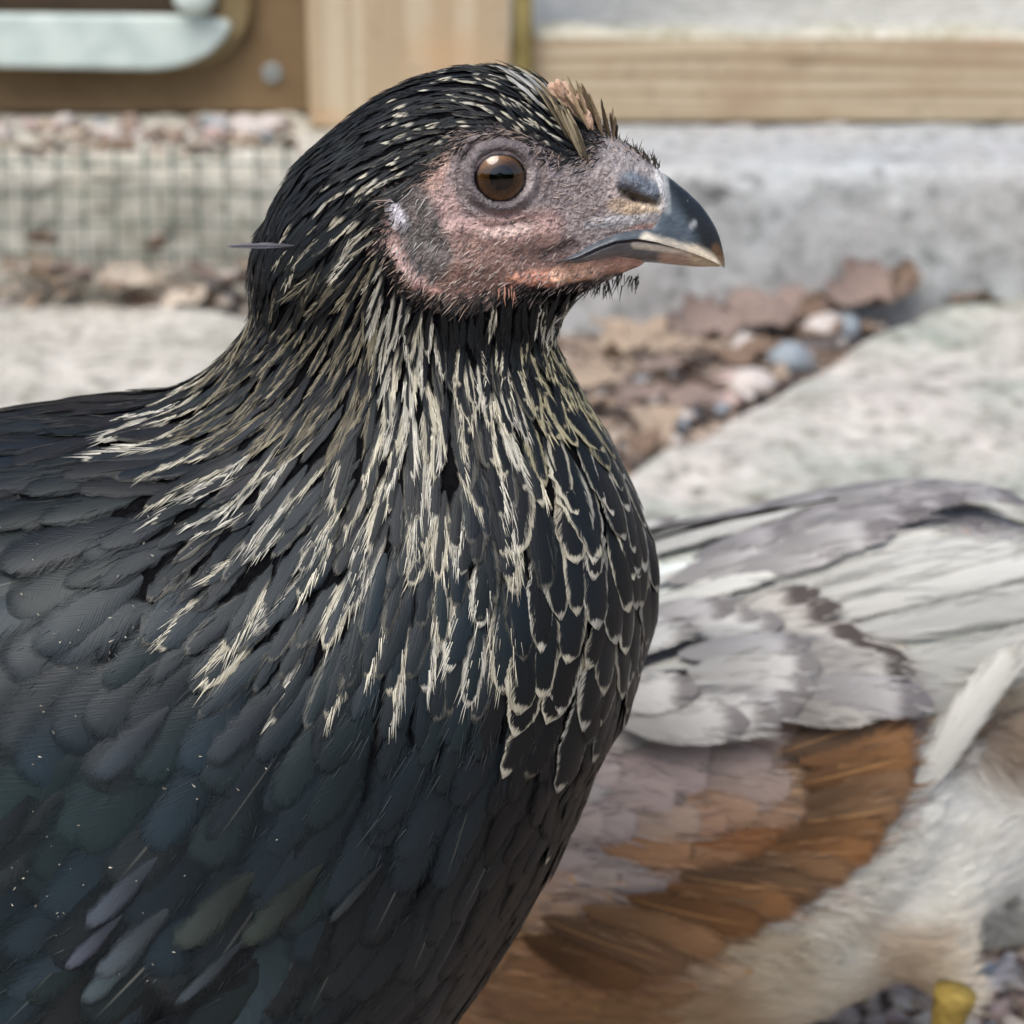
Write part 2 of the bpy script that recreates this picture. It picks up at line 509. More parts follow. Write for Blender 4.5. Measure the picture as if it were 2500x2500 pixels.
def door_frame():
    Y0 = Y_PANEL - 0.022
    def Q(px, py): 
        p = at_y(px, py, Y0); return np.array([p[0], p[2]])
    root = empty('door_frame', (Q(0, 100)[0], Y_PANEL, Q(0, 100)[1]))
    half = (Q(0, 36)[1] - Q(0, 168)[1]) / 2
    # pale rail with a rounded lower right corner
    out = [(-900, 28), (0, 34), (400, 38), (500, 40), (556, 52), (563, 66), (546, 98), (512, 130), (466, 153), (420, 165), (370, 170), (0, 163), (-900, 150)]
    bm = bmesh.new()
    f = bm.faces.new([bm.verts.new((Q(*p)[0], Y0 - 0.004, Q(*p)[1])) for p in out])
    ex = bmesh.ops.extrude_face_region(bm, geom=[f])
    for v in [g for g in ex['geom'] if isinstance(g, bmesh.types.BMVert)]: v.co.y = Y0 + 0.0095
    bmesh.ops.recalc_face_normals(bm, faces=bm.faces[:])
    bmesh.ops.bevel(bm, geom=[e for e in bm.edges if e.calc_face_angle(0) > 1.0], offset=0.003, segments=3, affect='EDGES', profile=0.5)
    put('pale_rail', from_bm('pale_rail', bm), M_PALE, root)
    # tan rim behind it, turning up the right side
    c2 = Q(440, 0); r2 = Q(440, 0)[1] - Q(440, 130)[1]
    path = [Q(-900, 120), Q(0, 127), Q(300, 130)]
    for a in np.linspace(-90, 0, 14):
        path.append(c2 + r2 * 1.05 * np.array([math.cos(math.radians(a)), math.sin(math.radians(a))]))
    path.append(path[-1] + np.array([0, 0.25]))
    rounded_bar('door_rim', path, Y0 + 0.010, Y_PANEL - 0.001, half * 0.55, M_RIM, root)
    # dark door leaf inside
    p0 = Q(-900, 60); p1 = Q(520, -900)
    put('door_leaf', box_mesh('door_leaf', (p0[0], Y_PANEL - 0.006, p0[1] - 0.01), (p1[0], Y_PANEL - 0.001, p1[1]), 0.001, 1),
        mat_plain('dark_door_leaf', srgb(70, 58, 44), 0.8, 0.2, 30, 0.3, 0.3), root)
    # knob
    kc = at_y(474, -6, Y0 - 0.012)
    bm = bmesh.new()
    bmesh.ops.create_uvsphere(bm, u_segments=24, v_segments=14, radius=0.0145, matrix=Matrix.Translation(Vector(kc)) @ Matrix.Diagonal((1.05, 0.7, 0.85, 1)))
    put('knob', from_bm('knob', bm), M_PALE, root, smooth=True)
    tag(root, 'pale mint door frame with rounded corner and knob on the plywood panel', 'door frame')
door_frame()

# ------------------------------------------------------------------ green wire mesh leaning on the old foundation
def wire_mesh():
    Yw = FY - 0.012
    root = empty('wire_mesh', at_y(300, 640, Yw))
    r = 0.0010
    xs = [-215, -145, -75, 6, 64, 137, 206, 280, 354, 420, 482, 551, 625, 697, 768, 840]
    for k, px in enumerate(xs):
        pts = []
        for py, yy in ((352, Yw + 0.075), (372, Yw + 0.05), (390, Yw + 0.012), (402, Yw), (470, Yw), (545, Yw - 0.002), (622, Yw - 0.006), (650, Yw - 0.012)):
            p = at_y(px + rnd.uniform(-3, 3) + (py - 400) * 0.02, py, yy)
            pts.append(p)
        put('wire', tube_mesh('wire', pts, r, 6), M_WIRE, root, smooth=True)
    for py in (401, 472, 547, 621):
        pts = []
        for px in np.linspace(-260, 880, 18):
            pts.append(at_y(px, py + 3 * math.sin(px * 0.011 + py) + rnd.uniform(-1.5, 1.5), Yw - 0.0023 + (-0.004 if py > 600 else 0)))
        put('wire', tube_mesh('wire', pts, r, 6), M_WIRE, root, smooth=True)
    tag(root, 'dark green welded wire mesh in front of the old concrete', 'wire mesh')
wire_mesh()
# ------------------------------------------------------------------ dead leaves, pebbles, wood chips
def mat_leaf(name, c1, c2):
    t = NT(name)
    o = t.obj_pos()
    n = t.noise(o, 90, 4, 0.6)
    c = t.mix(t.smooth(n, 0.35, 0.7), c1, c2)
    f = t.noise(t.mapping(o, (60, 600, 60)), 1.0, 3, 0.5)
    c = t.mix(t.math('MULTIPLY', t.smooth(f, 0.5, 0.7), 0.3), c, tuple(v * 0.5 for v in c2))
    b = t.bsdf(c, 0.75, t.bump(n, 0.4, 0.001), 0.3)
    return t.m
M_LEAVES = [mat_leaf('dead_leaf_mauve', srgb(150, 134, 126), srgb(118, 102, 94)),
            mat_leaf('dead_leaf_brown', srgb(138, 118, 102), srgb(96, 78, 64)),
            mat_leaf('dead_leaf_tan', srgb(176, 160, 142), srgb(142, 124, 106)),
            mat_leaf('dead_leaf_pale', srgb(206, 196, 182), srgb(172, 158, 142))]

def leaf_mesh(seed):
    r = random.Random(seed)
    n, m = 11, 7
    V, Fq = [], []
    curl = r.uniform(0.8, 1.9) * r.choice((1, 1, -0.7)); bend = r.uniform(-0.7, 1.2)
    wid = r.uniform(0.24, 0.36); wav = r.uniform(0.03, 0.08); ph = r.uniform(0, 6)
    for i in range(n):
        v = i / (n - 1)
        w = wid * (math.sin(math.pi * min(1, v * 0.96 + 0.02)) ** 0.75) * (1 + 0.18 * math.sin(v * 21 + ph))
        for j in range(m):
            u = 2 * j / (m - 1) - 1
            x = v - 0.5; y = u * w
            z = curl * y * y * 1.6 + bend * (x * x - 0.08) * 0.7 + wav * math.sin(v * 12 + ph + u * 2.2)
            V.append((x, y, z))
    idx = np.arange(n * m).reshape(n, m)
    Fq = np.stack([idx[:-1, :-1], idx[1:, :-1], idx[1:, 1:], idx[:-1, 1:]], -1).reshape(-1, 4)
    # give the blade a real thickness
    V = np.array(V); bot = V - np.array([0, 0, 0.012])
    nq = len(V)
    ring = list(idx[:, 0]) + list(idx[-1, 1:]) + list(idx[::-1, -1][1:]) + list(idx[0, ::-1][1:-1])
    side = [(ring[i], ring[(i + 1) % len(ring)], ring[(i + 1) % len(ring)] + nq, ring[i] + nq) for i in range(len(ring))]
    return mesh_np('dry_leaf', np.concatenate([V, bot]), np.concatenate([Fq, Fq[:, ::-1] + nq, np.array(side)]))
LEAF_MESHES = []
for s in range(6):
    LEAF_MESHES.append([])
    for mt in M_LEAVES:
        me = leaf_mesh(40 + s); me.materials.append(mt); me.shade_smooth(); LEAF_MESHES[-1].append(me)

def pebble_mesh(seed):
    bm = bmesh.new()
    bmesh.ops.create_icosphere(bm, subdivisions=2, radius=0.5)
    r = random.Random(seed); a, b, c = (r.uniform(0, 6) for _ in range(3))
    for v in bm.verts:
        d = v.co.normalized()
        v.co = d * (0.5 + 0.09 * math.sin(3 * d.x + a) + 0.08 * math.sin(4 * d.y + b) + 0.06 * math.sin(5 * d.z + c))
        v.co.z *= 0.62
    me = from_bm('pebble', bm); me.shade_smooth(); return me
M_PEB = [mat_plain('pebble_pale', srgb(206, 198, 192), 0.8, 0.15, 300, 0.3, 0.3), mat_plain('pebble_pink', srgb(190, 170, 164), 0.8, 0.15, 300, 0.3, 0.3),
         mat_plain('pebble_grey', srgb(150, 160, 168), 0.8, 0.12, 300, 0.3, 0.3), mat_plain('pebble_brown', srgb(150, 132, 120), 0.85, 0.2, 300, 0.3, 0.3)]
PEB = []
for s in range(4):
    PEB.append([])
    for mt in M_PEB:
        me = pebble_mesh(s); me.materials.append(mt); PEB[-1].append(me)

def chip_mesh(seed):
    r = random.Random(seed)
    bm = bmesh.new(); bm_box(bm, np.array([-0.5, -0.16, -0.05]), np.array([0.5, 0.16, 0.05]))
    bmesh.ops.subdivide_edges(bm, edges=bm.edges[:], cuts=1, use_grid_fill=True)
    for v in bm.verts: v.co += Vector((r.uniform(-0.09, 0.09), r.uniform(-0.06, 0.06), r.uniform(-0.025, 0.025)))
    return from_bm('wood_chip', bm)
CHIPS = []
for s in range(4):
    CHIPS.append([])
    for mt in (M_LEAVES[3], M_LEAVES[2], M_LEAVES[1], M_PEB[0]):
        me = chip_mesh(s); me.materials.append(mt); CHIPS[-1].append(me)

def lay(kind, meshes, loc, size, rot, label, group):
    o = bpy.data.objects.new(kind, meshes)
    COL.objects.link(o)
    o.location = loc; o.scale = (size, size, size); o.rotation_euler = rot
    cat = {'dry_leaf': 'leaf', 'pebble': 'pebble', 'wood_chip': 'wood chip'}[kind]
    tag(o, label, cat, group)
    return o

def px_size(px, loc):
    return px / FPX * float(np.dot(np.asarray(loc) - _C, _F))

# hand placed leaves: px, py, length px, yaw, pitch, roll, mesh, material, label
LEAF_LIST = [
 (1900, 735, 330, 0.15, 0.05, 0.4, 0, 0, 'largest mauve brown dead leaf standing against the grey foundation'),
 (2120, 715, 280, 0.3, -0.15, 0.4, 1, 0, 'mauve dead leaf at the right end of the leaf pile by the foundation'),
 (2205, 685, 160, 1.2, -0.5, 0.5, 2, 1, 'upright curled brown leaf tip beside the mauve leaf'),
 (1990, 800, 180, 0.3, 0.0, -0.3, 3, 1, 'flat brown dead leaf under the largest mauve leaf'),
 (1790, 850, 230, 0.5, 0.0, 0.1, 4, 1, 'dark brown curled leaf in the middle of the gravel gap'),
 (1640, 905, 240, 0.45, 0.1, -0.1, 5, 0, 'long mauve leaf lying on gravel right of the hen neck'),
 (1560, 970, 200, 0.6, 0.0, 0.2, 2, 0, 'mauve leaf with dark hollow close to the hen breast'),
 (1500, 860, 200, 0.1, 0.0, 0.0, 1, 2, 'flat tan leaf beside the hen throat'),
 (1600, 820, 190, -0.2, 0.0, 0.0, 3, 2, 'pinkish tan leaf flat on the gravel below the beak'),
 (1560, 1070, 170, 0.7, 0.0, 0.1, 4, 1, 'lowest brown leaf touching the slanting slab edge'),
 (2380, 735, 170, 0.1, 0.0, -0.2, 5, 1, 'thin brown leaf strip at the far right slab edge'),
 (2300, 770, 110, 0.4, 0.0, 0.0, 0, 0, 'small mauve leaf fragment on the slab corner'),
 (1720, 800, 260, 0.4, 0.0, 0.4, 1, 0, 'mauve leaf left of the largest leaf, leaning on it'), (1450, 930, 220, 0.5, 0.0, 0.3, 5, 2, 'tan leaf half hidden by the hen neck'), (1680, 960, 190, 0.5, 0.0, 0.3, 0, 0, 'small mauve leaf between the dark curled leaf and the slab'),
 (1540, 790, 230, -0.1, 0.0, 0.3, 4, 2, 'faded tan leaf at the foundation foot under the beak'), (2010, 760, 200, 0.6, 0.1, 0.5, 5, 1, 'crumpled brown leaf between the two mauve leaves'), (1600, 1010, 170, 0.4, 0.0, 0.4, 3, 2, 'tan leaf fragment near the lower end of the gap'),
 (300, 690, 240, -0.1, 0.0, 0.35, 2, 3, 'pale arched dead leaf at the left slab edge'),
 (420, 700, 250, -0.45, 0.1, 0.5, 4, 3, 'long pale pink leaf sloping down beside the arched leaf'),
 (360, 735, 160, 0.2, 0.0, 0.0, 3, 1, 'brown leaf in the shade under the pale leaves'),
 (90, 660, 200, 0.3, 0.1, 0.2, 1, 2, 'tan leaf at the left edge of the picture'),
 (170, 650, 180, -0.5, 0.0, -0.3, 0, 0, 'mauve leaf behind the pale arched leaf'),
 (100, 585, 95, 0.4, 0.2, -1.0, 5, 1, 'small rusty leaf caught in the wire mesh'),
 (30, 720, 170, 0.1, 0.0, 0.1, 5, 3, 'pale leaf lowest at the left picture edge'),
 (540, 660, 220, -0.4, 0.1, -0.4, 3, 0, 'mauve leaf just left of the hen nape'),
 (500, 730, 150, 0.5, 0.0, 0.1, 2, 1, 'dark brown leaf bit beside the hen neck'),
 (560, 745, 130, 0.0, 0.0, 0.2, 1, 0, 'small mauve leaf on the slab rim by the neck'),
 (230, 740, 130, -0.3, 0.0, 0.1, 4, 2, 'tan leaf fragment in front of the arched leaf'),
 (380, 590, 110, 1.3, 0.2, -0.7, 0, 1, 'narrow brown leaf standing in the wire mesh'),
]
for (px, py, L, yaw, pitch, roll, mi, ci, lab) in LEAF_LIST:
    z = 0.014 if py > 640 else 0.03
    loc = at_z(px, py, z)
    if py < 640: loc = at_y(px, py, FY - 0.02)
    if loc[1] > FY - 0.015: loc = at_y(px, py, FY - 0.016)
    lay('dry_leaf', LEAF_MESHES[mi][ci], loc, px_size(L * .84, loc), (roll, pitch, yaw), lab, 'dead leaves on the gravel')

# pebbles in the gap
PEB_LIST = [
 (1935, 880, 120, 2, 'large blue grey pebble at the slab edge in the gap'), (1830, 930, 115, 0, 'round pale pebble left of the blue grey pebble'),
 (1770, 925, 70, 1, 'small pink pebble touching the round pale one'), (2000, 812, 120, 0, 'long pale pebble under the mauve leaves'),
 (2070, 800, 85, 2, 'grey pebble below the right mauve leaf'), (2050, 775, 60, 0, 'small white pebble between the leaves'),
]
for (px, py, d, ci, lab) in PEB_LIST:
    loc = at_z(px, py, 0.008)
    lay('pebble', PEB[rnd.randrange(4)][ci], loc, px_size(d, loc), (rnd.uniform(-.3, .3), rnd.uniform(-.3, .3), rnd.uniform(0, 6)), lab, 'pebbles in the gap between slabs')
def scatter(kind, meshes, n, region, zf, sz, label, group, tilt=0.5):
    k = 0
    while k < n:
        px = rnd.uniform(region[0], region[1]); py = rnd.uniform(region[2], region[3])
        if len(region) > 4 and not region[4](px, py): continue
        loc = zf(px, py)
        lay(kind, meshes[rnd.randrange(len(meshes))][rnd.randrange(len(meshes[0]))], loc, px_size(rnd.uniform(*sz), loc),
            (rnd.uniform(-tilt, tilt), rnd.uniform(-tilt, tilt), rnd.uniform(0, 6.28)), label, group)
        k += 1
edge_y = lambda px: 1205 + (px - 1440) * (752 - 1205) / (2265 - 1440)
scatter('pebble', PEB, 60, (1330, 2230, 780, 1180, lambda x, y: y < edge_y(x) - 12 and y > 1000 - (x - 1330) * 0.31), lambda x, y: at_z(x, y, 0.002),
        (28, 75), 'small pebble in the gravel gap beside the slanting slab', 'small pebbles in the gravel gap')
scatter('wood_chip', CHIPS, 45, (1330, 2230, 770, 1180, lambda x, y: y < edge_y(x) - 12 and y > 960 - (x - 1330) * 0.31), lambda x, y: at_z(x, y, 0.008),
        (40, 95), 'bark chip lying in the gravel gap beside the slanting slab', 'bark chips in the gravel gap')
scatter('pebble', PEB, 70, (2080, 2560, 2330, 2640, lambda x, y: y > 2560 - (x - 2080) * 0.55), lambda x, y: at_z(x, y, 0.004),
        (40, 90), 'small gravel pebble on the ground beside the yellow leg', 'gravel beside the yellow leg')
scatter('wood_chip', CHIPS, 60, (2060, 2560, 2330, 2640, lambda x, y: y > 2560 - (x - 2080) * 0.55), lambda x, y: at_z(x, y, 0.010),
        (50, 120), 'pale wood chip on the ground beside the yellow leg', 'wood chips beside the yellow leg')
scatter('wood_chip', CHIPS, 70, (-60, 740, 296, 372), lambda x, y: at_z(x, y, LEDGE + 0.004),
        (30, 85), 'pale wood chip on the ledge under the plywood panel', 'wood chips on the ledge')
scatter('pebble', PEB, 26, (-60, 740, 290, 345), lambda x, y: at_z(x, y, LEDGE + 0.006),
        (25, 60), 'small pebble on the ledge under the plywood panel', 'pebbles on the ledge')
scatter('wood_chip', CHIPS, 60, (-60, 620, 640, 760), lambda x, y: at_z(x, y, 0.012) if at_z(x, y, 0.012)[1] < FY - 0.02 else at_y(x, y, FY - 0.02),
        (30, 80), 'bark chip among the dead leaves below the wire mesh', 'bark chips below the wire mesh')
for (px, py, d, lab) in ((595, 300, 75, 'white stone on the ledge corner, left of its pair'), (665, 297, 70, 'white stone on the ledge corner next to the post'), (630, 318, 60, 'pinkish white stone in front of the pair on the ledge')):
    loc = at_z(px, py, LEDGE + 0.01)
    lay('pebble', PEB[rnd.randrange(4)][0], loc, px_size(d, loc), (0, 0, rnd.uniform(0, 6)), lab, 'white stones on the ledge')
# ------------------------------------------------------------------ bodies: implicit lofts -> one continuous mesh
def smooth_tab(tab, n=240, sig=5):
    """rows (s, a, b, c ...) -> densely sampled, slightly smoothed"""
    tab = np.array(sorted(map(tuple, tab)))
    s = np.linspace(tab[0, 0], tab[-1, 0], n)
    out = [s]
    k = np.exp(-0.5 * (np.arange(-3 * sig, 3 * sig + 1) / sig) ** 2); k /= k.sum()
    for j in range(1, tab.shape[1]):
        v = np.interp(s, tab[:, 0], tab[:, j])
        p = 3 * sig
        ext = np.concatenate([2 * v[0] - v[1:p + 1][::-1], v, 2 * v[-1] - v[-p - 1:-1][::-1]])
        out.append(np.convolve(ext, k, 'valid'))
    return np.stack(out, 1)

def loft_field(tab):
    """tab rows: s, lo, hi, halfwidth. Returns f(s, t, w): signed distance-like"""
    def f(s, t, w):
        lo = np.interp(s, tab[:, 0], tab[:, 1]); hi = np.interp(s, tab[:, 0], tab[:, 2]); hw = np.maximum(np.interp(s, tab[:, 0], tab[:, 3]), 1e-4)
        c = (lo + hi) / 2; h = np.maximum(np.abs(hi - lo) / 2, 1e-4)
        q = np.sqrt(((t - c) / h) ** 2 + (w / hw) ** 2)
        d = (q - 1) * np.minimum(h, hw)
        ds = np.maximum(np.maximum(tab[0, 0] - s, s - tab[-1, 0]), 0)
        return np.where(ds > 0, np.sqrt(np.maximum(d, 0) ** 2 + ds ** 2) + 0.2 * np.minimum(d, 0) + ds * 0.2, d)
    return f

def smin(a, b, k):
    h = np.clip(0.5 + 0.5 * (b - a) / k, 0, 1)
    return b + (a - b) * h - k * h * (1 - h)

def surface_nets(fn, lo, hi, h):
    ax = [np.arange(lo[i], hi[i] + h, h) for i in range(3)]
    X, Y, Z = np.meshgrid(*ax, indexing='ij')
    F = fn(X, Y, Z).astype(np.float32)
    n = np.array(F.shape)
    cs = tuple(n - 1)
    acc = np.zeros(cs + (3,), np.float32); cnt = np.zeros(cs, np.float32)
    corners = [(i, j, k) for i in (0, 1) for j in (0, 1) for k in (0, 1)]
    def cv(c): return F[c[0]:c[0] + cs[0], c[1]:c[1] + cs[1], c[2]:c[2] + cs[2]]
    for a in corners:
        for d in range(3):
            if a[d] == 0:
                b = list(a); b[d] = 1
                fa, fb = cv(a), cv(tuple(b))
                m = (fa < 0) != (fb < 0)
                t = np.where(m, fa / np.where(m, fa - fb, 1), 0)
                for e in range(3):
                    acc[..., e] += np.where(m, a[e] + (t if e == d else 0), 0)
                cnt += m
    act = cnt > 0
    idx = np.full(cs, -1, np.int64); idx[act] = np.arange(act.sum())
    ijk = np.argwhere(act)
    V = (ijk + acc[act] / cnt[act][:, None]) * h + np.array(lo)
    quads = []
    for d in range(3):
        e1, e2 = [(1, 2), (2, 0), (0, 1)][d]
        sl_a = [slice(1, -1)] * 3; sl_b = [slice(1, -1)] * 3
        sl_a[d] = slice(0, n[d] - 1); sl_b[d] = slice(1, n[d])
        fa, fb = F[tuple(sl_a)], F[tuple(sl_b)]
        for sgn in (1, -1):
            m = ((fa < 0) & (fb >= 0)) if sgn == 1 else ((fa >= 0) & (fb < 0))
            g = np.argwhere(m)
            off = np.ones(3, int); off[d] = 0
            g = g + off
            def cell(o1, o2):
                q = g.copy(); q[:, e1] -= o1; q[:, e2] -= o2
                return idx[q[:, 0], q[:, 1], q[:, 2]]
            ring = [cell(1, 1), cell(0, 1), cell(0, 0), cell(1, 0)]
            if sgn == -1: ring = ring[::-1]
            quads.append(np.stack(ring, 1))
    return V, np.concatenate(quads)

def project_to(fn, V, it=3, eps=2e-4):
    for _ in range(it):
        f = fn(V[:, 0], V[:, 1], V[:, 2])
        g = np.stack([(fn(V[:, 0] + eps * (i == 0), V[:, 1] + eps * (i == 1), V[:, 2] + eps * (i == 2)) - f) / eps for i in range(3)], 1)
        g2 = np.maximum((g ** 2).sum(1), 0.05)
        V = V - g * np.clip(f / g2, -0.002, 0.002)[:, None]
    f = fn(V[:, 0], V[:, 1], V[:, 2])
    g = np.stack([(fn(V[:, 0] + eps * (i == 0), V[:, 1] + eps * (i == 1), V[:, 2] + eps * (i == 2)) - f) / eps for i in range(3)], 1)
    return V, g / (np.linalg.norm(g, axis=1)[:, None] + 1e-9)

def cap_dist(P, seg):
    """distance of pixel points P (N,2) to a segment (x1,y1,x2,y2)"""
    a = np.array(seg[:2], float); b = np.array(seg[2:4], float)
    ab = b - a
    t = np.clip(((P - a) @ ab) / max(ab @ ab, 1e-9), 0, 1)
    return np.linalg.norm(P - (a + t[:, None] * ab), axis=1)

def in_poly(P, poly):
    poly = np.array(poly, float); x, y = P[:, 0], P[:, 1]
    c = np.zeros(len(P), bool); j = len(poly) - 1
    for i in range(len(poly)):
        xi, yi = poly[i]; xj, yj = poly[j]
        c ^= ((yi > y) != (yj > y)) & (x < (xj - xi) * (y - yi) / (yj - yi + 1e-12) + xi)
        j = i
    return c

# ------------------------------------------------------------------ plumage shader
def mat_plumage(name, rough_dark=0.42, rough_pale=0.75, spec=0.5, gloss_tint=(0.86, 0.94, 1.0), SOFT=0.7):
    t = NT(name)
    uv = t.sep(t.attr('fuv').outputs['Vector'])          # u (-1..1), v (0..1), random
    ca = t.attr('fcol'); ce = t.attr('fedge')
    ms = t.sep(t.attr('fmisc').outputs['Vector'])        # shape (0 lance .. 1 round), gloss, shaft
    u = t.math('ABSOLUTE', uv[0]); v = uv[1]; r = uv[2]
    su = t.math('MULTIPLY', uv[0], 7.0)
    # streaks along the shaft (loose hackle) and along slanting barbs (closed vane)
    n1 = t.noise(t.comb(su, t.math('MULTIPLY', v, 1.3), t.math('MULTIPLY', r, 57.0)), 1.0, 3, 0.6)
    q = t.math('MULTIPLY', t.math('SUBTRACT', v, t.math('MULTIPLY', u, 0.35)), 34.0)
    n2 = t.noise(t.comb(q, t.math('MULTIPLY', u, 1.2), t.math('MULTIPLY', r, 91.0)), 1.0, 3, 0.65)
    st = t.math('ADD', t.math('MULTIPLY', n1, t.math('SUBTRACT', 1.0, ms[0])), t.math('MULTIPLY', n2, ms[0]))
    stc = t.smooth(st, 0.28, 0.72)
    tipm = t.math('LESS_THAN', ms[2], -0.5)               # marking on the tip only
    f = t.math('FRACT', t.math('MULTIPLY', r, 13.7))
    one = t.math('MULTIPLY', t.math('LESS_THAN', f, 0.82), t.math('LESS_THAN', ms[0], 0.47))    # hackle: pale along one side only
    sgn = t.math('SUBTRACT', t.math('MULTIPLY', t.math('LESS_THAN', f, 0.41), 2.0), 1.0)
    us = t.math('MULTIPLY', uv[0], sgn)
    ue = t.math('ADD', t.math('MULTIPLY', us, one), t.math('MULTIPLY', u, t.math('SUBTRACT', 1.0, one)))
    e0 = t.math('MAXIMUM', ue, t.math('DIVIDE', t.math('SUBTRACT', v, t.math('SUBTRACT', 0.9, t.math('MULTIPLY', ms[0], 0.14))), 0.14))
    e1 = t.math('DIVIDE', t.math('SUBTRACT', v, 0.45), 0.55)
    e0 = t.math('ADD', t.math('MULTIPLY', e0, t.math('SUBTRACT', 1.0, tipm)), t.math('MULTIPLY', e1, tipm))
    lowf = t.noise(t.comb(t.math('MULTIPLY', uv[0], 1.3), t.math('MULTIPLY', v, 2.6), t.math('MULTIPLY', r, 33.0)), 1.0, 1, 0.5)
    e = t.math('ADD', e0, t.math('MULTIPLY', t.math('SUBTRACT', stc, 0.5), t.math('SUBTRACT', 0.7, t.math('MULTIPLY', t.math('MAXIMUM', ms[0], tipm), 0.5))))
    e = t.math('ADD', e, t.math('MULTIPLY', t.math('SUBTRACT', lowf, 0.5), t.math('SUBTRACT', 1.1, t.math('MULTIPLY', t.math('MAXIMUM', ms[0], tipm), 1.0))))
    lace = ce.outputs['Alpha']; pale = ca.outputs['Alpha']
    th = t.math('SUBTRACT', 1.0, lace)
    msk = t.smooth(e, t.math('SUBTRACT', th, 0.12), t.math('ADD', th, 0.12))
    msk = t.math('MULTIPLY', msk, t.smooth(v, 0.1, 0.4))
    msk = t.math('MULTIPLY', msk, pale, clamp=True)
    dk = t.math('ADD', 0.78, t.math('MULTIPLY', ms[0], 0.14)); lt = t.math('SUBTRACT', 1.22, t.math('MULTIPLY', ms[0], 0.14))
    dark = t.mix(1.0, ca.outputs['Color'], t.comb(*(3 * [t.math('ADD', dk, t.math('MULTIPLY', stc, t.math('SUBTRACT', lt, dk)))])), 'MULTIPLY')
    edge = t.mix(t.smooth(n1, 0.35, 0.7), t.mix(1.0, ce.outputs['Color'], (0.62, 0.6, 0.56), 'MULTIPLY'), ce.outputs['Color'])
    tip_sheen = t.math('ADD', 1.0, t.math('MULTIPLY', t.smooth(ms[0], 0.6, 0.9), t.math('SUBTRACT', t.math('MULTIPLY', t.smooth(v, 0.2, 0.95), 0.85), 0.4)))  # closed vanes: sheen put into the colour, lighter towards the tip
    dark = t.mix(1.0, dark, t.comb(tip_sheen, tip_sheen, tip_sheen), 'MULTIPLY')
    c = t.mix(msk, dark, edge)
    shaft = t.math('MULTIPLY', t.smooth(u, 0.05, 0.012), t.math('MULTIPLY', ms[2], t.smooth(v, 0.97, 0.6)), clamp=True)
    c = t.mix(shaft, c, ce.outputs['Color'])
    bar = t.math('SINE', t.math('MULTIPLY', q, 5.0))
    h = t.math('MULTIPLY', t.math('ADD', t.math('MULTIPLY', st, 1.2), t.math('MULTIPLY', bar, 0.05)), t.math('SUBTRACT', 1.0, t.math('MULTIPLY', ms[0], 0.72)))
    nrm = t.bump(h, 0.3, 0.0005)
    ae = t.math('MAXIMUM', u, t.math('DIVIDE', t.math('SUBTRACT', v, 0.8), 0.2))
    ae = t.math('ADD', ae, t.math('MULTIPLY', t.math('SUBTRACT', stc, 0.5), t.math('SUBTRACT', 0.75, t.math('MULTIPLY', ms[0], 0.5))))
    lacy = t.math('MULTIPLY', t.smooth(pale, 0.3, 0.6), t.smooth(ms[0], 0.35, 0.55))
    soft = t.math('SUBTRACT', SOFT, t.math('MULTIPLY', t.smooth(ms[0], 0.6, 0.9), 0.22))
    alpha = t.smooth(ae, t.math('ADD', soft, t.math('MULTIPLY', lacy, t.math('SUBTRACT', 0.9, soft))), 1.06, 1.0, 0.0)
    rough = t.math('ADD', t.math('MULTIPLY', msk, rough_pale - rough_dark), t.math('SUBTRACT', rough_dark, t.math('MULTIPLY', ms[1], 0.16)))
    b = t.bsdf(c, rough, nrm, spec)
    b.inputs['Specular Tint'].default_value = (*gloss_tint, 1)
    t.link(alpha, b.inputs['Alpha'])
    return t.m

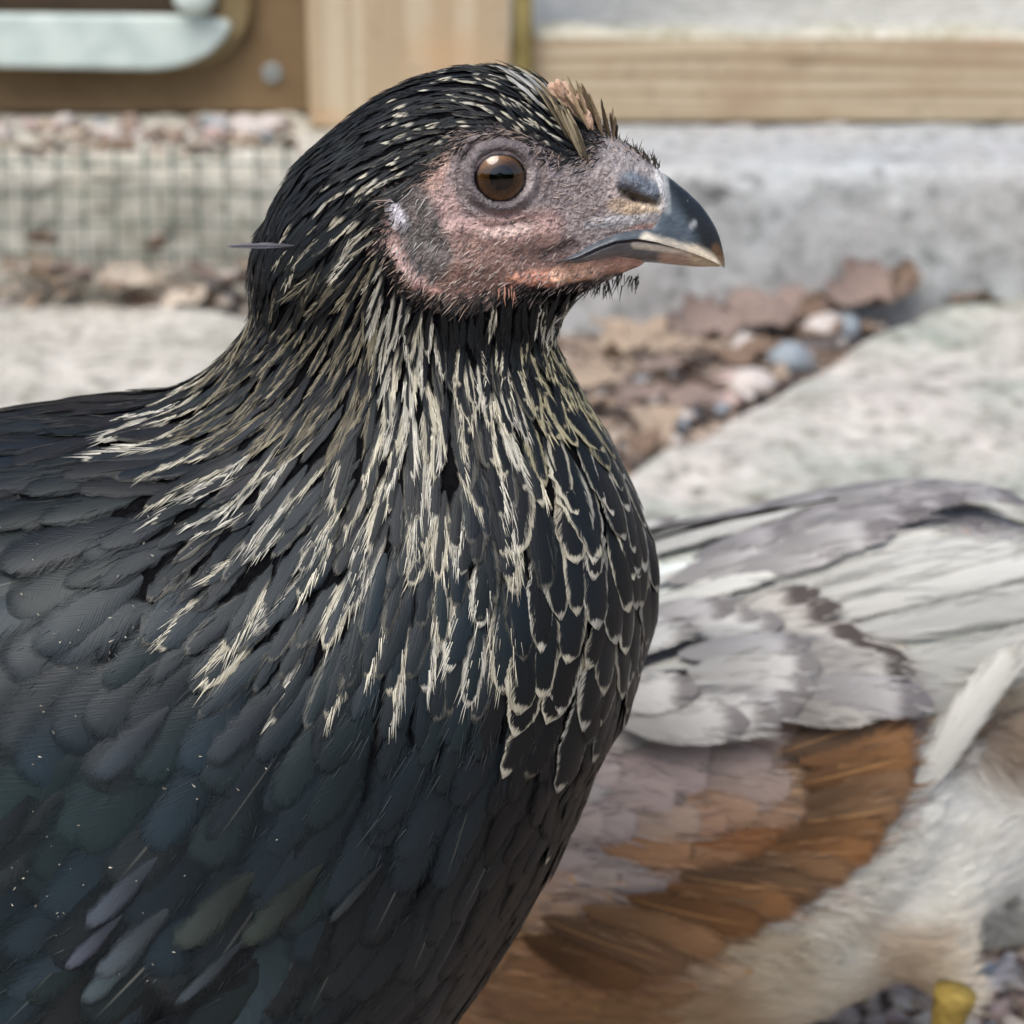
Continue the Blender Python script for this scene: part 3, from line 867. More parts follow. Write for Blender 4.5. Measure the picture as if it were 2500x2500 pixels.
# ------------------------------------------------------------------ feathers that hug a surface
class Plumage:
    K, M = 12, 5
    def __init__(self, bvh):
        self.bvh = bvh
        self.V = []; self.uv = []; self.col = []; self.edge = []; self.misc = []; self.size = []
    def add(self, root, d, L, W, shape=0.5, lift=(0.0003, 0.0014), col=(.02, .02, .02), pale=0.0, edge=(.6, .55, .45), lace=0.3,
            gloss=0.5, shaft=0.0, fray=0.12, nrm=None, hug=1.0, curl=0.0, tilt=0.0):
        """root: point on the surface, d: direction (3D), L length, W full width in metres"""
        K, M = self.K, self.M
        g = RNG
        p = Vector(root); d = Vector(d).normalized()
        C, N, T = [], [], []
        step = L / (K - 1)
        for k in range(K):
            co, n, _, _ = self.bvh.find_nearest(p)
            if k and hug < 1: co = co.lerp(p, 1 - hug)
            if nrm is not None: n = Vector(nrm)
            if k == 0: nn = n
            else: nn = (nn * 0.5 + n * 0.5).normalized()
            d = (d - nn * d.dot(nn) * hug).normalized()
            C.append(co); N.append(nn); T.append(d)
            if curl:
                d = (Matrix.Rotation(curl / K, 3, nn) @ d).normalized()
            p = co + d * step
        v = np.linspace(0, 1, K)
        lance = (v ** 0.55) * (1 - v ** 1.6) ** 0.75 * 1.25
        rnd_ = np.minimum(1, (v / 0.45) ** 0.6) * np.sqrt(np.clip(1 - np.clip((v - 0.55) / 0.45, 0, 1) ** 2.3, 0, 1))
        w = (lance * (1 - shape) + rnd_ * shape) * W / 2
        w[0] = max(w[0], W * 0.06)
        w[-1] = max(w[-1], W * 0.04)
        us = np.linspace(-1, 1, M)
        lf = lift[0] + (lift[1] - lift[0]) * v ** 1.2
        V = np.zeros((K, M, 3)); 
        j1 = 1 + fray * g.uniform(-1, 0.6, (K, 2)); 
        sl = fray * L * 0.09 * g.uniform(-1, 1, (K, 2))
        for k in range(K):
            B = N[k].cross(T[k])
            for m in range(M):
                uu = us[m]
                f = 1.0; s = 0.0
                if m == 0: f, s = j1[k, 0], sl[k, 0]
                elif m == M - 1: f, s = j1[k, 1], sl[k, 1]
                q = C[k] + B * (uu * w[k] * f) + T[k] * s
                if hug > 0.5:
                    co, n, _, _ = self.bvh.find_nearest(q)
                    q = co.lerp(q, 0.15)
                    ridge = (1 - uu * uu) * min(0.0005, w[k] * 0.12)
                    q = q + N[k] * (lf[k] + ridge + tilt * uu * w[k])
                else:
                    ridge = -uu * uu * w[k] * 0.22
                    q = q + N[k] * (lf[k] + ridge + tilt * uu * w[k])
                V[k, m] = q
        r = g.uniform(0, 1)
        uv = np.zeros((K, M, 3)); uv[..., 0] = us[None]; uv[..., 1] = v[:, None]; uv[..., 2] = r
        self.V.append(V.reshape(-1, 3)); self.uv.append(uv.reshape(-1, 3))
        n = K * M
        self.col.append(np.tile((*col, pale), (n, 1))); self.edge.append(np.tile((*edge, lace), (n, 1)))
        self.misc.append(np.tile((shape, gloss, shaft), (n, 1)))
        self.size.append(L * W)
    def barbs(self, i, n, side=None):
        """n fine barbs standing along the vane edge of feather i: roots, directions, lengths"""
        K, M = self.K, self.M
        V = self.V[i].reshape(K, M, 3)
        g = RNG
        v = g.uniform(0.25, 0.97, n) * (K - 1); k0 = np.minimum(v.astype(int), K - 2); fv = (v - k0)[:, None]
        sd = np.where(g.random(n) < 0.5, -1, 1) if side is None else np.full(n, side)
        u = (sd * g.uniform(0.25, 0.95, n) + 1) / 2 * (M - 1); m0 = np.clip(u.astype(int), 0, M - 2); fu = (u - m0)[:, None]
        P = (V[k0, m0] * (1 - fu) + V[k0, m0 + 1] * fu) * (1 - fv) + (V[k0 + 1, m0] * (1 - fu) + V[k0 + 1, m0 + 1] * fu) * fv
        T = V[k0 + 1, M // 2] - V[k0, M // 2]; T /= np.linalg.norm(T, axis=1)[:, None] + 1e-9
        B = V[k0, M - 1] - V[k0, 0]; B /= np.linalg.norm(B, axis=1)[:, None] + 1e-9
        Nn = np.cross(T, B)
        Nn *= np.sign((Nn * (_C - P)).sum(1))[:, None]
        D = T + B * (sd * g.uniform(0.0, 0.22, n))[:, None] + Nn * g.uniform(0.0, 0.05, n)[:, None]
        D /= np.linalg.norm(D, axis=1)[:, None]
        L = np.linalg.norm(V[-1, M // 2] - V[0, M // 2])
        return P + Nn * 0.00012, D, L
    def faces(self, n):
        K, M = self.K, self.M
        idx = np.arange(K * M).reshape(K, M)
        f = np.stack([idx[:-1, :-1], idx[:-1, 1:], idx[1:, 1:], idx[1:, :-1]], -1).reshape(-1, 4)
        return (f[None] + (np.arange(n) * K * M)[:, None, None]).reshape(-1, 4)
    def mesh(self, name, ids, mirror_y=None):
        if len(ids) == 0: return None
        V = np.concatenate([self.V[i] for i in ids])
        Fq = self.faces(len(ids))
        if mirror_y is not None:
            V = V.copy(); V[:, 1] = 2 * mirror_y - V[:, 1]; Fq = Fq[:, ::-1]
        me = mesh_np(name, V, Fq)
        attr_vec(me, 'fuv', np.concatenate([self.uv[i] for i in ids])); attr_vec(me, 'fmisc', np.concatenate([self.misc[i] for i in ids]))
        attr_col(me, 'fcol', np.concatenate([self.col[i] for i in ids])); attr_col(me, 'fedge', np.concatenate([self.edge[i] for i in ids]))
        me.shade_smooth()
        return me

class Field:
    """values at picture points, blended by inverse distance"""
    def __init__(self, rows):
        A = np.array(rows, float)
        self.P, self.A = A[:, :2], A[:, 2:]
    def __call__(self, p, power=3.2):
        d = np.linalg.norm(self.P - p, axis=1) + 8.0
        w = d ** -power
        return (w[:, None] * self.A).sum(0) / w.sum()

def surface_samples(V, Fq, mask_fn, n):
    tri = np.concatenate([Fq[:, [0, 1, 2]], Fq[:, [0, 2, 3]]])
    a, b, c = V[tri[:, 0]], V[tri[:, 1]], V[tri[:, 2]]
    cen = (a + b + c) / 3
    keep = mask_fn(cen)
    a, b, c = a[keep], b[keep], c[keep]
    nr = np.cross(b - a, c - a); ar = np.linalg.norm(nr, axis=1) / 2
    pick = RNG.choice(len(ar), n, p=ar / ar.sum())
    r1 = np.sqrt(RNG.random(n)); r2 = RNG.random(n)
    P = a[pick] * (1 - r1)[:, None] + b[pick] * (r1 * (1 - r2))[:, None] + c[pick] * (r1 * r2)[:, None]
    Nn = nr[pick] / (2 * ar[pick][:, None] + 1e-12)
    return P, Nn

def darts(P, rad):
    """indices kept so that neighbours stay at least rad apart (variable)"""
    cell = float(np.max(rad)); grid = {}
    out = []
    for i in range(len(P)):
        k = tuple(np.floor(P[i] / cell).astype(int))
        ok = True
        for dx in (-1, 0, 1):
            for dy in (-1, 0, 1):
                for dz in (-1, 0, 1):
                    for j in grid.get((k[0] + dx, k[1] + dy, k[2] + dz), ()):
                        if np.dot(P[i] - P[j], P[i] - P[j]) < (0.5 * (rad[i] + rad[j])) ** 2:
                            ok = False; break
                    if not ok: break
                if not ok: break
            if not ok: break
        if ok:
            grid.setdefault(k, []).append(i); out.append(i)
    return out

def strands(name, roots, dirs, L, W, cols, mat, parent, bend=0.3, label=None):
    """fine hair-like barbs: each a bent sliver of two quads and a tip"""
    roots = np.asarray(roots, float); dirs = np.asarray(dirs, float); n = len(roots)
    L = np.broadcast_to(L, (n,)); W = np.broadcast_to(W, (n,))
    view = roots - _C; view /= np.linalg.norm(view, axis=1)[:, None]
    rv = RNG.standard_normal((n, 3)) * 0.5
    side = np.cross(dirs, view + rv); side /= np.linalg.norm(side, axis=1)[:, None] + 1e-9
    jit = RNG.standard_normal((n, 3)) * bend
    jit[:, 2] -= bend * 0.4
    Vs = []
    for k, f in enumerate((0.0, 0.5, 1.0)):
        c = roots + dirs * (L * f)[:, None] + jit * (L * f * f * 0.5)[:, None]
        ww = (W * (1.0, 0.8, 0.12)[k] / 2)[:, None]
        Vs.append(c - side * ww); Vs.append(c + side * ww)
    V = np.stack(Vs, 1).reshape(-1, 3)
    base = (np.arange(n) * 6)[:, None]
    Fq = np.concatenate([base + np.array([[0, 1, 3, 2]]), base + np.array([[2, 3, 5, 4]])])
    me = mesh_np(name, V, Fq)
    attr_col(me, 'fcol', np.repeat(cols, 6, axis=0))
    o = put(name, me, mat, parent)
    o['kind'] = 'stuff'
    return o

def mat_strand(name, rough=0.6):
    t = NT(name)
    t.bsdf(t.attr('fcol').outputs['Color'], rough, None, 0.35)
    return t.m
M_STRAND = mat_strand('barb_strands')
# ------------------------------------------------------------------ the black hen
HY = 0.40                                  # its plane of symmetry
MPX = 7.44e-5                              # metres per photo pixel there
def S(px, py):
    p = at_y(px, py, HY); return p[0], p[2]
def tab_x(rows):
    out = []
    for px, top, bot, hw in rows:
        x, zt = S(px, top); _, zb = S(px, bot)
        out.append((x, zb, zt, hw * MPX))
    return smooth_tab(out)
def tab_z(rows):
    out = []
    for py, xl, xr, hw in rows:
        a, z = S(xl, py); b, _ = S(xr, py)
        out.append((z, a, b, hw * MPX))
    return smooth_tab(out)

HEAD = tab_x([(652, 580, 690, 70), (680, 500, 740, 120), (715, 440, 770, 155), (800, 334, 800, 195), (900, 254, 800, 218), (1000, 200, 785, 228), (1100, 172, 765, 226),
              (1200, 163, 745, 214), (1300, 190, 715, 194), (1400, 260, 700, 164), (1480, 318, 684, 134), (1560, 372, 648, 104), (1600, 408, 628, 86), (1640, 450, 606, 56)])
NECK = tab_z([(430, 760, 1100, 190), (520, 690, 1180, 205), (600, 676, 1250, 212), (700, 650, 1330, 214), (780, 618, 1330, 216), (850, 585, 1350, 226), (920, 560, 1388, 248), (1000, 560, 1424, 285),
              (1100, 560, 1478, 335), (1250, 580, 1532, 400), (1400, 620, 1552, 440), (1550, 720, 1545, 450), (1700, 840, 1508, 440)])
BODY = tab_x([(1558, 1360, 1500, 60), (1528, 1240, 1660, 190), (1450, 1150, 1880, 330), (1325, 1080, 2120, 470), (1180, 1040, 2320, 590), (1000, 1015, 2530, 700), (800, 1000, 2690, 780),
              (530, 985, 2820, 840), (300, 990, 2880, 870), (0, 1035, 2900, 870), (-400, 1120, 2870, 830), (-800, 1230, 2760, 740), (-1200, 1350, 2520, 590), (-1600, 1490, 2180, 380), (-1850, 1600, 1850, 130)])
fh, fn_, fb = loft_field(HEAD), loft_field(NECK), loft_field(BODY)
def hen_field(x, y, z):
    w = y - HY
    d = smin(fh(x, z, w), fn_(z, x, w), 0.010)
    return smin(d, fb(x, z, w), 0.014)

x_lo, _ = S(-1950, 1700); x_hi, _ = S(1700, 500); _, z_lo = S(0, 3000); _, z_hi = S(1200, 120)
HV, HF = surface_nets(hen_field, (x_lo, HY - 0.074, z_lo), (x_hi, HY + 0.074, z_hi), 0.0016)

# finer faces over the head, then shaped face features
FACE = [(1600, 395), (1540, 335), (1470, 320), (1425, 395), (1340, 372), (1250, 318), (1150, 322), (1080, 362), (1035, 430), (985, 470), (930, 500), (925, 570), (935, 640),
        (985, 705), (1060, 735), (1150, 745), (1235, 715), (1320, 720), (1400, 715), (1540, 685), (1640, 640), (1700, 500)]
EYE = np.array([1222.0, 432.0])
def refine_head():
    bm = bmesh.new()
    vs = [bm.verts.new(v) for v in HV]
    for f in HF: bm.faces.new([vs[i] for i in f])
    for rep in range(2):
        bm.verts.ensure_lookup_table()
        co = np.array([v.co[:] for v in bm.verts])
        pj, _ = project(co)
        sel = (pj[:, 0] > 900) & (pj[:, 0] < 1720) & (pj[:, 1] > 270) & (pj[:, 1] < 780)
        es = [e for e in bm.edges if sel[e.verts[0].index] and sel[e.verts[1].index]]
        bmesh.ops.subdivide_edges(bm, edges=es, cuts=1, use_grid_fill=True)
        bm.verts.index_update()
    bmesh.ops.triangulate(bm, faces=[f for f in bm.faces if len(f.verts) > 4])
    return bm
hbm = refine_head()
co = np.array([v.co[:] for v in hbm.verts])
co, nrm = project_to(hen_field, co, 3)

# ridges and hollows: x1,y1,x2,y2, radius px, height px
RELIEF = [
 (1120, 345, 1300, 362, 34, 14), (1300, 362, 1345, 430, 26, 7),              # brow
 (1345, 470, 1420, 560, 36, -7), (1090, 400, 1110, 520, 26, -6),              # lores, behind the eye
 (1120, 560, 1260, 585, 34, 10), (1260, 585, 1345, 560, 26, 7),               # cheek fold
 (1128, 520, 1200, 556, 12, -7), (1200, 556, 1300, 540, 12, -6), (1150, 538, 1290, 556, 8, 3),
 (1060, 640, 1260, 650, 46, 10), (1262, 684, 1350, 676, 22, 15), (1350, 676, 1450, 664, 16, 10), (1450, 664, 1560, 640, 14, 5),   # jaw and wattle seam
 (1330, 622, 1400, 596, 9, -8), (1345, 640, 1420, 622, 14, 5),
 (962, 622, 1012, 690, 24, 18), (1012, 690, 1060, 716, 18, 9), (950, 500, 976, 545, 17, 14), (1005, 560, 1060, 600, 40, -8),   # ear lobe, ear hollow
 (1535, 450, 1588, 474, 25, 17), (1518, 440, 1545, 452, 16, 8), (1516, 462, 1552, 486, 8, -13), (1552, 486, 1604, 500, 8, -11), # nostril cover, slit
 (1540, 512, 1596, 512, 13, 6), (1600, 400, 1616, 500, 12, 7), (1460, 545, 1600, 528, 9, 4),
 (1440, 350, 1560, 390, 36, 4)]
def relief(P, side):
    d = np.zeros(len(P))
    for (x1, y1, x2, y2, r, h) in RELIEF:
        q = cap_dist(P, (x1, y1, x2, y2)) / r
        d += h * np.exp(-q * q * 1.2)
    e = (P - EYE) / np.array([1.06, 1.0]) * 1.08
    er = np.linalg.norm(e, axis=1)
    d += np.where(er < 64, -46, 0) + 13 * np.exp(-((er - 79) / 11) ** 2) - 7 * np.exp(-((er - 104) / 8) ** 2) + 4 * np.exp(-((er - 116) / 6) ** 2)
    # wrinkles
    d += 1.3 * np.sin(P[:, 0] * 0.21 + 2.2 * np.sin(P[:, 1] * 0.05)) * np.sin(P[:, 1] * 0.17 + P[:, 0] * 0.06)
    return d
mir = co.copy(); far = mir[:, 1] > HY
mir[far, 1] = 2 * HY - mir[far, 1]
pj, _ = project(mir)
hz = (pj[:, 0] > 905) & (pj[:, 0] < 1715) & (pj[:, 1] > 275) & (pj[:, 1] < 775)
fade = np.clip((pj[:, 0] - 905) / 30, 0, 1) * np.clip((775 - pj[:, 1]) / 30, 0, 1) * np.clip((pj[:, 1] - 275) / 30, 0, 1)
fade *= np.clip(np.abs(co[:, 1] - HY) / 0.003, 0, 1)
disp = relief(pj, None) * fade * hz * MPX
co = co + nrm * disp[:, None]

# skin pigment, and the shade under the chin
SKIN = [  # x1,y1,x2,y2,r,(sRGB),alpha
 (1000, 520, 1500, 520, 420, (146, 118, 110), 1.0),
 (1110, 350, 1310, 372, 52, (98, 90, 96), 0.9), (1330, 400, 1360, 470, 55, (112, 98, 102), 0.85), (1222, 432, 1222, 432, 135, (122, 114, 114), 0.9),
 (1222, 432, 1222, 432, 88, (92, 88, 90), 0.9),
 (1350, 440, 1440, 540, 78, (136, 128, 128), 0.95), (1440, 370, 1580, 400, 60, (134, 132, 132), 0.95), (1450, 450, 1500, 530, 46, (142, 134, 132), 0.8),
 (1535, 450, 1588, 474, 28, (92, 102, 112), 1.0), (1520, 470, 1600, 502, 9, (74, 62, 48), 0.9), (1540, 512, 1596, 514, 15, (196, 180, 148), 0.95), (1500, 500, 1545, 508, 16, (164, 144, 118), 0.8),
 (1606, 400, 1620, 505, 13, (196, 200, 196), 0.85), (1440, 548, 1600, 530, 12, (168, 174, 176), 0.8),
 (1110, 590, 1330, 560, 46, (172, 142, 134), 0.85), (1020, 620, 1270, 640, 52, (148, 120, 108), 0.8), (1090, 680, 1240, 690, 36, (132, 104, 92), 0.85),
 (1180, 570, 1290, 548, 12, (196, 176, 166), 0.6), (1080, 480, 1110, 560, 30, (176, 148, 142), 0.6), (1072, 380, 1050, 450, 26, (176, 144, 128), 0.75),
 (1330, 622, 1400, 598, 16, (86, 74, 72), 0.8), (1260, 686, 1345, 680, 24, (196, 138, 112), 0.95), (1360, 668, 1440, 662, 20, (218, 174, 142), 0.9), (1450, 655, 1560, 640, 14, (176, 136, 116), 0.9),
 (1390, 705, 1540, 676, 15, (52, 48, 46), 1.0), (1250, 722, 1390, 716, 18, (22, 20, 20), 1.0),  # under the chin: shade put into the skin colour
 (962, 622, 1015, 694, 22, (184, 154, 146), 0.95), (1020, 700, 1060, 716, 16, (176, 136, 124), 0.8), (1000, 500, 1050, 620, 52, (92, 90, 88), 0.9), (950, 500, 978, 545, 19, (196, 195, 202), 1.0),
 (940, 640, 950, 720, 20, (20, 20, 22), 1.0)]
dark_skin = np.array(srgb(15, 16, 18))
col = np.tile(dark_skin, (len(co), 1))
inface = in_poly(pj, FACE)
skin = np.tile(np.array(srgb(146, 118, 110)), (len(co), 1))
for (x1, y1, x2, y2, r, c, a) in SKIN[1:]:
    q = cap_dist(pj, (x1, y1, x2, y2)) / r
    m = (a * np.clip(1.35 - q, 0, 0.5) / 0.5)[:, None]
    skin = skin * (1 - m) + np.array(srgb(*c)) * m
for rep in range(14):
    off = RNG.normal(0, 15, (len(pj), 2))
    inf_ = in_poly(pj + off, FACE).astype(float)[:, None]
    soft = inf_ if rep == 0 else soft + inf_
soft /= 14
lum = skin @ np.array([.2126, .7152, .0722])
skin = (skin * .84 + lum[:, None] * .16) * 1.3
col = col * (1 - soft) + skin * soft
for v, c in zip(hbm.verts, co): v.co = c
hme = from_bm('body', hbm)
attr_col(hme, 'fcol', col)

def mat_skin():
    t = NT('hen_skin'); p = t.geo_pos()
    a = t.attr('fcol').outputs['Color']
    n1 = t.noise(p, 420, 4, 0.65); n2 = t.noise(p, 1500, 3, 0.6)
    v = t.voronoi(p, 1300)
    w = t.noise(t.mapping(p, (2200, 2200, 700), rot=(0, 0.7, 0)), 1.0, 3, 0.6)
    c = t.mix(t.smooth(n1, 0.35, 0.7), t.mix(1.0, a, (0.8, 0.76, 0.78), 'MULTIPLY'), t.mix(1.0, a, (1.45, 1.42, 1.42), 'MULTIPLY'))
    c = t.mix(t.math('MULTIPLY', t.smooth(w, 0.55, 0.72), 0.5), c, t.mix(1.0, a, (1.9, 1.85, 1.82), 'MULTIPLY'))
    c = t.mix(t.math('MULTIPLY', t.smooth(w, 0.42, 0.3), 0.4), c, t.mix(1.0, a, (0.3, 0.27, 0.28), 'MULTIPLY'))
    h = t.math('ADD', t.math('ADD', t.math('MULTIPLY', v.outputs['Distance'], -0.7), n1), t.math('ADD', w, n2))
    lum = t.smooth(t.sep(a)[0], 0.006, 0.06)
    b = t.bsdf(c, 0.62, t.bump(t.math('MULTIPLY', h, lum), 0.75, 0.0006), t.math('MULTIPLY', lum, 0.4))
    b.inputs['Subsurface Weight'].default_value = 0.0
    b.inputs['Subsurface Radius'].default_value = (0.0012, 0.0005, 0.0003)
    return t.m
M_SKIN = mat_skin()
hen_loc = (S(500, 0)[0], HY, SLAB_Z)
hen = empty('black_hen', hen_loc)
tag(hen, 'black hen with cream streaked neck in profile, nearest the camera', 'hen')
hbody = put('body', hme, M_SKIN, hen, smooth=True)

_V = np.array([v.co[:] for v in hme.vertices])
hen_bvh = BVHTree.FromPolygons([Vector(v) for v in HV], [tuple(f) for f in HF])
head_bvh = BVHTree.FromPolygons([Vector(v) for v in _V], [tuple(p.vertices) for p in hme.polygons])
def hit(px, py, bvh=None):
    r = Vector(ray(px, py)).normalized()
    h = (bvh or head_bvh).ray_cast(Vector(_C), r)
    return (h[0], h[1]) if h[0] is not None else (Vector(at_y(px, py, HY)), Vector((0, -1, 0)))
def img_dir(dx, dy):
    """picture direction (right, down) as a 3D vector in the picture plane"""
    v = np.array([dx, 0, 0]) - _U * dy
    return v / np.linalg.norm(v)
# ------------------------------------------------------------------ beak, eye, comb
def lookup(tab, x, j): return np.interp(x, [r[0] for r in tab], [r[j] for r in tab])
UP = [(1338, 600, 607, 156), (1400, 568, 594, 158), (1450, 544, 572, 150), (1500, 524, 557, 137), (1550, 514, 556, 121), (1588, 508, 566, 104), (1602, 468, 571, 96), (1616, 420, 577, 88), (1640, 438, 586, 75),
      (1680, 470, 602, 58), (1710, 499, 616, 44), (1735, 533, 629, 32), (1752, 564, 639, 22), (1763, 597, 646, 13), (1769, 634, 650, 4)]
LOW = [(1370, 606, 636, 146), (1420, 594, 634, 148), (1460, 578, 630, 142), (1500, 565, 630, 130), (1550, 564, 634, 113), (1600, 574, 638, 92), (1650, 589, 645, 62), (1700, 610, 650, 42), (1740, 636, 650, 20), (1757, 644, 651, 7)]
def loft_beak(name, tab, up, colors, mat):
    xs = np.unique(np.concatenate([np.linspace(tab[0][0], tab[-1][0], 110), np.linspace(tab[-1][0] - 60, tab[-1][0], 25)]))
    n = 104
    sm = smooth_tab([tuple(r) for r in tab], 400, 4)
    V, P = [], []
    for x in xs:
        top, bot, hw = (np.interp(x, sm[:, 0], sm[:, j]) for j in (1, 2, 3))
        for i in range(n):
            a = 2 * math.pi * i / n
            ca, sa = math.cos(a), math.sin(a)
            if up:   # ridged roof, flat underside
                y = hw * (abs(ca) ** 0.85) * np.sign(ca)
                t = bot - (bot - top) * (sa ** 0.9) if sa > 0 else bot - 10 * sa * 0.4
                if sa > 0: y *= (1 - 0.18 * sa)
            else:
                y = hw * (abs(ca) ** 0.8) * np.sign(ca)
                t = top if sa > 0 else top + (bot - top) * (abs(sa) ** 0.8)
                if sa > 0: t = top + 3 * sa
                if sa < 0: y *= (1 - 0.25 * abs(sa))
            X, Z = S(x, t)
            V.append((X, HY + y * MPX, Z)); P.append((x, t))
    k = len(xs)
    Fq = [(i * n + j, i * n + (j + 1) % n, (i + 1) * n + (j + 1) % n, (i + 1) * n + j) for i in range(k - 1) for j in range(n)]
    V = np.array(V)
    c0, c1 = len(V), len(V) + 1
    V = np.concatenate([V, V[:n].mean(0)[None], V[-n:].mean(0)[None]]); P += [P[0], P[-1]]
    Ft = [(c0, (j + 1) % n, j) for j in range(n)] + [(c1, (k - 1) * n + j, (k - 1) * n + (j + 1) % n) for j in range(n)]
    me = mesh_np(name, V, Fq, Ft)
    bm = bmesh.new(); bm.from_mesh(me); bmesh.ops.recalc_face_normals(bm, faces=bm.faces[:]); bm.to_mesh(me); bm.free()
    P = np.array(P, float)
    col = np.tile(np.array(srgb(*colors[0])), (len(P), 1))
    for (x1, y1, x2, y2, r, c, a) in colors[1:]:
        q = cap_dist(P, (x1, y1, x2, y2)) / r
        m = (a * np.clip(1.4 - q, 0, 0.8) / 0.8)[:, None]
        col = col * (1 - m) + np.array(srgb(*c)) * m
    attr_col(me, 'fcol', col)
    return put(name, me, mat, hen, smooth=True)
def mat_horn():
    t = NT('beak_horn'); p = t.geo_pos()
    a = t.attr('fcol').outputs['Color']
    n = t.noise(t.mapping(p, (500, 900, 1600)), 1.0, 4, 0.6); n2 = t.noise(p, 700, 5, 0.7)
    c = t.mix(t.smooth(n, 0.3, 0.72), t.mix(1.0, a, (0.8, 0.8, 0.8), 'MULTIPLY'), t.mix(1.0, a, (1.25, 1.22, 1.2), 'MULTIPLY'))
    c = t.mix(t.math('MULTIPLY', t.smooth(n2, 0.63, 0.75), 0.5), c, srgb(170, 176, 178))
    t.bsdf(c, t.smooth(n2, 0.3, 0.7, 0.26, 0.45), t.bump(t.math('ADD', n, n2), 0.25, 0.0003), 0.5)
    return t.m
M_HORN = mat_horn()
loft_beak('upper_beak', UP, True, [(60, 68, 76), (1400, 585, 1560, 545, 22, (84, 94, 102), 0.8), (1600, 500, 1660, 560, 40, (88, 102, 114), 0.75), (1650, 430, 1769, 640, 26, (24, 27, 30), 0.9),  # blue-grey patch on the side: highlight put into the horn colour
     (1620, 410, 1625, 500, 9, (170, 178, 178), 0.7), (1570, 560, 1690, 604, 14, (226, 220, 204), 1.0), (1690, 604, 1766, 649, 16, (240, 230, 206), 1.0), (1745, 600, 1768, 640, 11, (104, 78, 54), 0.85),
     (1684, 542, 1692, 536, 7, (160, 168, 172), 0.8)], M_HORN)
loft_beak('lower_beak', LOW, False, [(96, 96, 98), (1400, 600, 1600, 590, 16, (112, 116, 120), 0.8), (1545, 572, 1680, 606, 9, (214, 206, 190), 1.0), (1620, 618, 1700, 642, 18, (198, 168, 150), 0.9),
     (1690, 625, 1757, 649, 14, (214, 196, 166), 0.9), (1420, 628, 1560, 622, 9, (110, 100, 96), 0.7)], M_HORN)

# eye
def build_eye(far=False):
    pt, n = hit(EYE[0], EYE[1], hen_bvh)
    axis = (Vector((0.16, -1.0, 0.10))).normalized()
    R = 82 * MPX
    c = pt - axis * (R - 20 * MPX)
    if far:
        c = Vector((c.x, 2 * HY - c.y, c.z)); axis = Vector((axis.x, -axis.y, axis.z))
    q = axis.to_track_quat('Z', 'Y').to_matrix()
    def cap(name, r_in, r_out, rad, mat, parent, nr=10, n=48, flat=0.0):
        V, P = [], []
        for i in range(nr + 1):
            rr = r_in + (r_out - r_in) * i / nr
            for j in range(n):
                a = 2 * math.pi * j / n
                x, y = rr * math.cos(a), rr * math.sin(a)
                z = math.sqrt(max(rad * rad - x * x - y * y, 0))
                V.append(c + q @ Vector((x, y, z)))
                P.append((rr / MPX, a, 0))
        Fq = [(i * n + j, i * n + (j + 1) % n, (i + 1) * n + (j + 1) % n, (i + 1) * n + j) for i in range(nr) for j in range(n)]
        me = mesh_np(name, V, Fq); attr_vec(me, 'polar', P)
        bm = bmesh.new(); bm.from_mesh(me)
        for f in bm.faces:
            if f.normal.dot(axis) < 0: f.normal_flip()
        bm.to_mesh(me); bm.free()
        return put(name, me, mat, parent, smooth=True)
    eye = cap('eye', 0.3 * MPX, 78 * MPX, R, M_EYE, hen)
    cap('iris', 23 * MPX, 61 * MPX, R + 0.00008, M_IRIS, eye)
    cap('pupil', 0.2 * MPX, 27 * MPX, R + 0.00012, M_PUPIL, eye)
    cap('cornea', 0.1 * MPX, 70 * MPX, R + 0.0003, M_CORNEA, eye)
    # eyelid margin, a closed soft rim
    pts = []
    nn = 60
    for j in range(nn + 1):
        a = 2 * math.pi * j / nn
        x = 64 * math.cos(a); y = 61 * math.sin(a)
        if y > 0: y *= 0.92
        z = math.sqrt(max(R * R - (x * MPX) ** 2 - (y * MPX) ** 2, 0)) + 2 * MPX
        pts.append(np.array(c + q @ Vector((x * MPX, y * MPX, z))))
    put('eyelid', tube_mesh('eyelid', pts, [(6.5 + 1.5 * math.sin(2 * math.pi * j / nn) + rnd.uniform(-.7, .7)) * MPX for j in range(nn + 1)], 10, False), M_LID, hen, smooth=True)
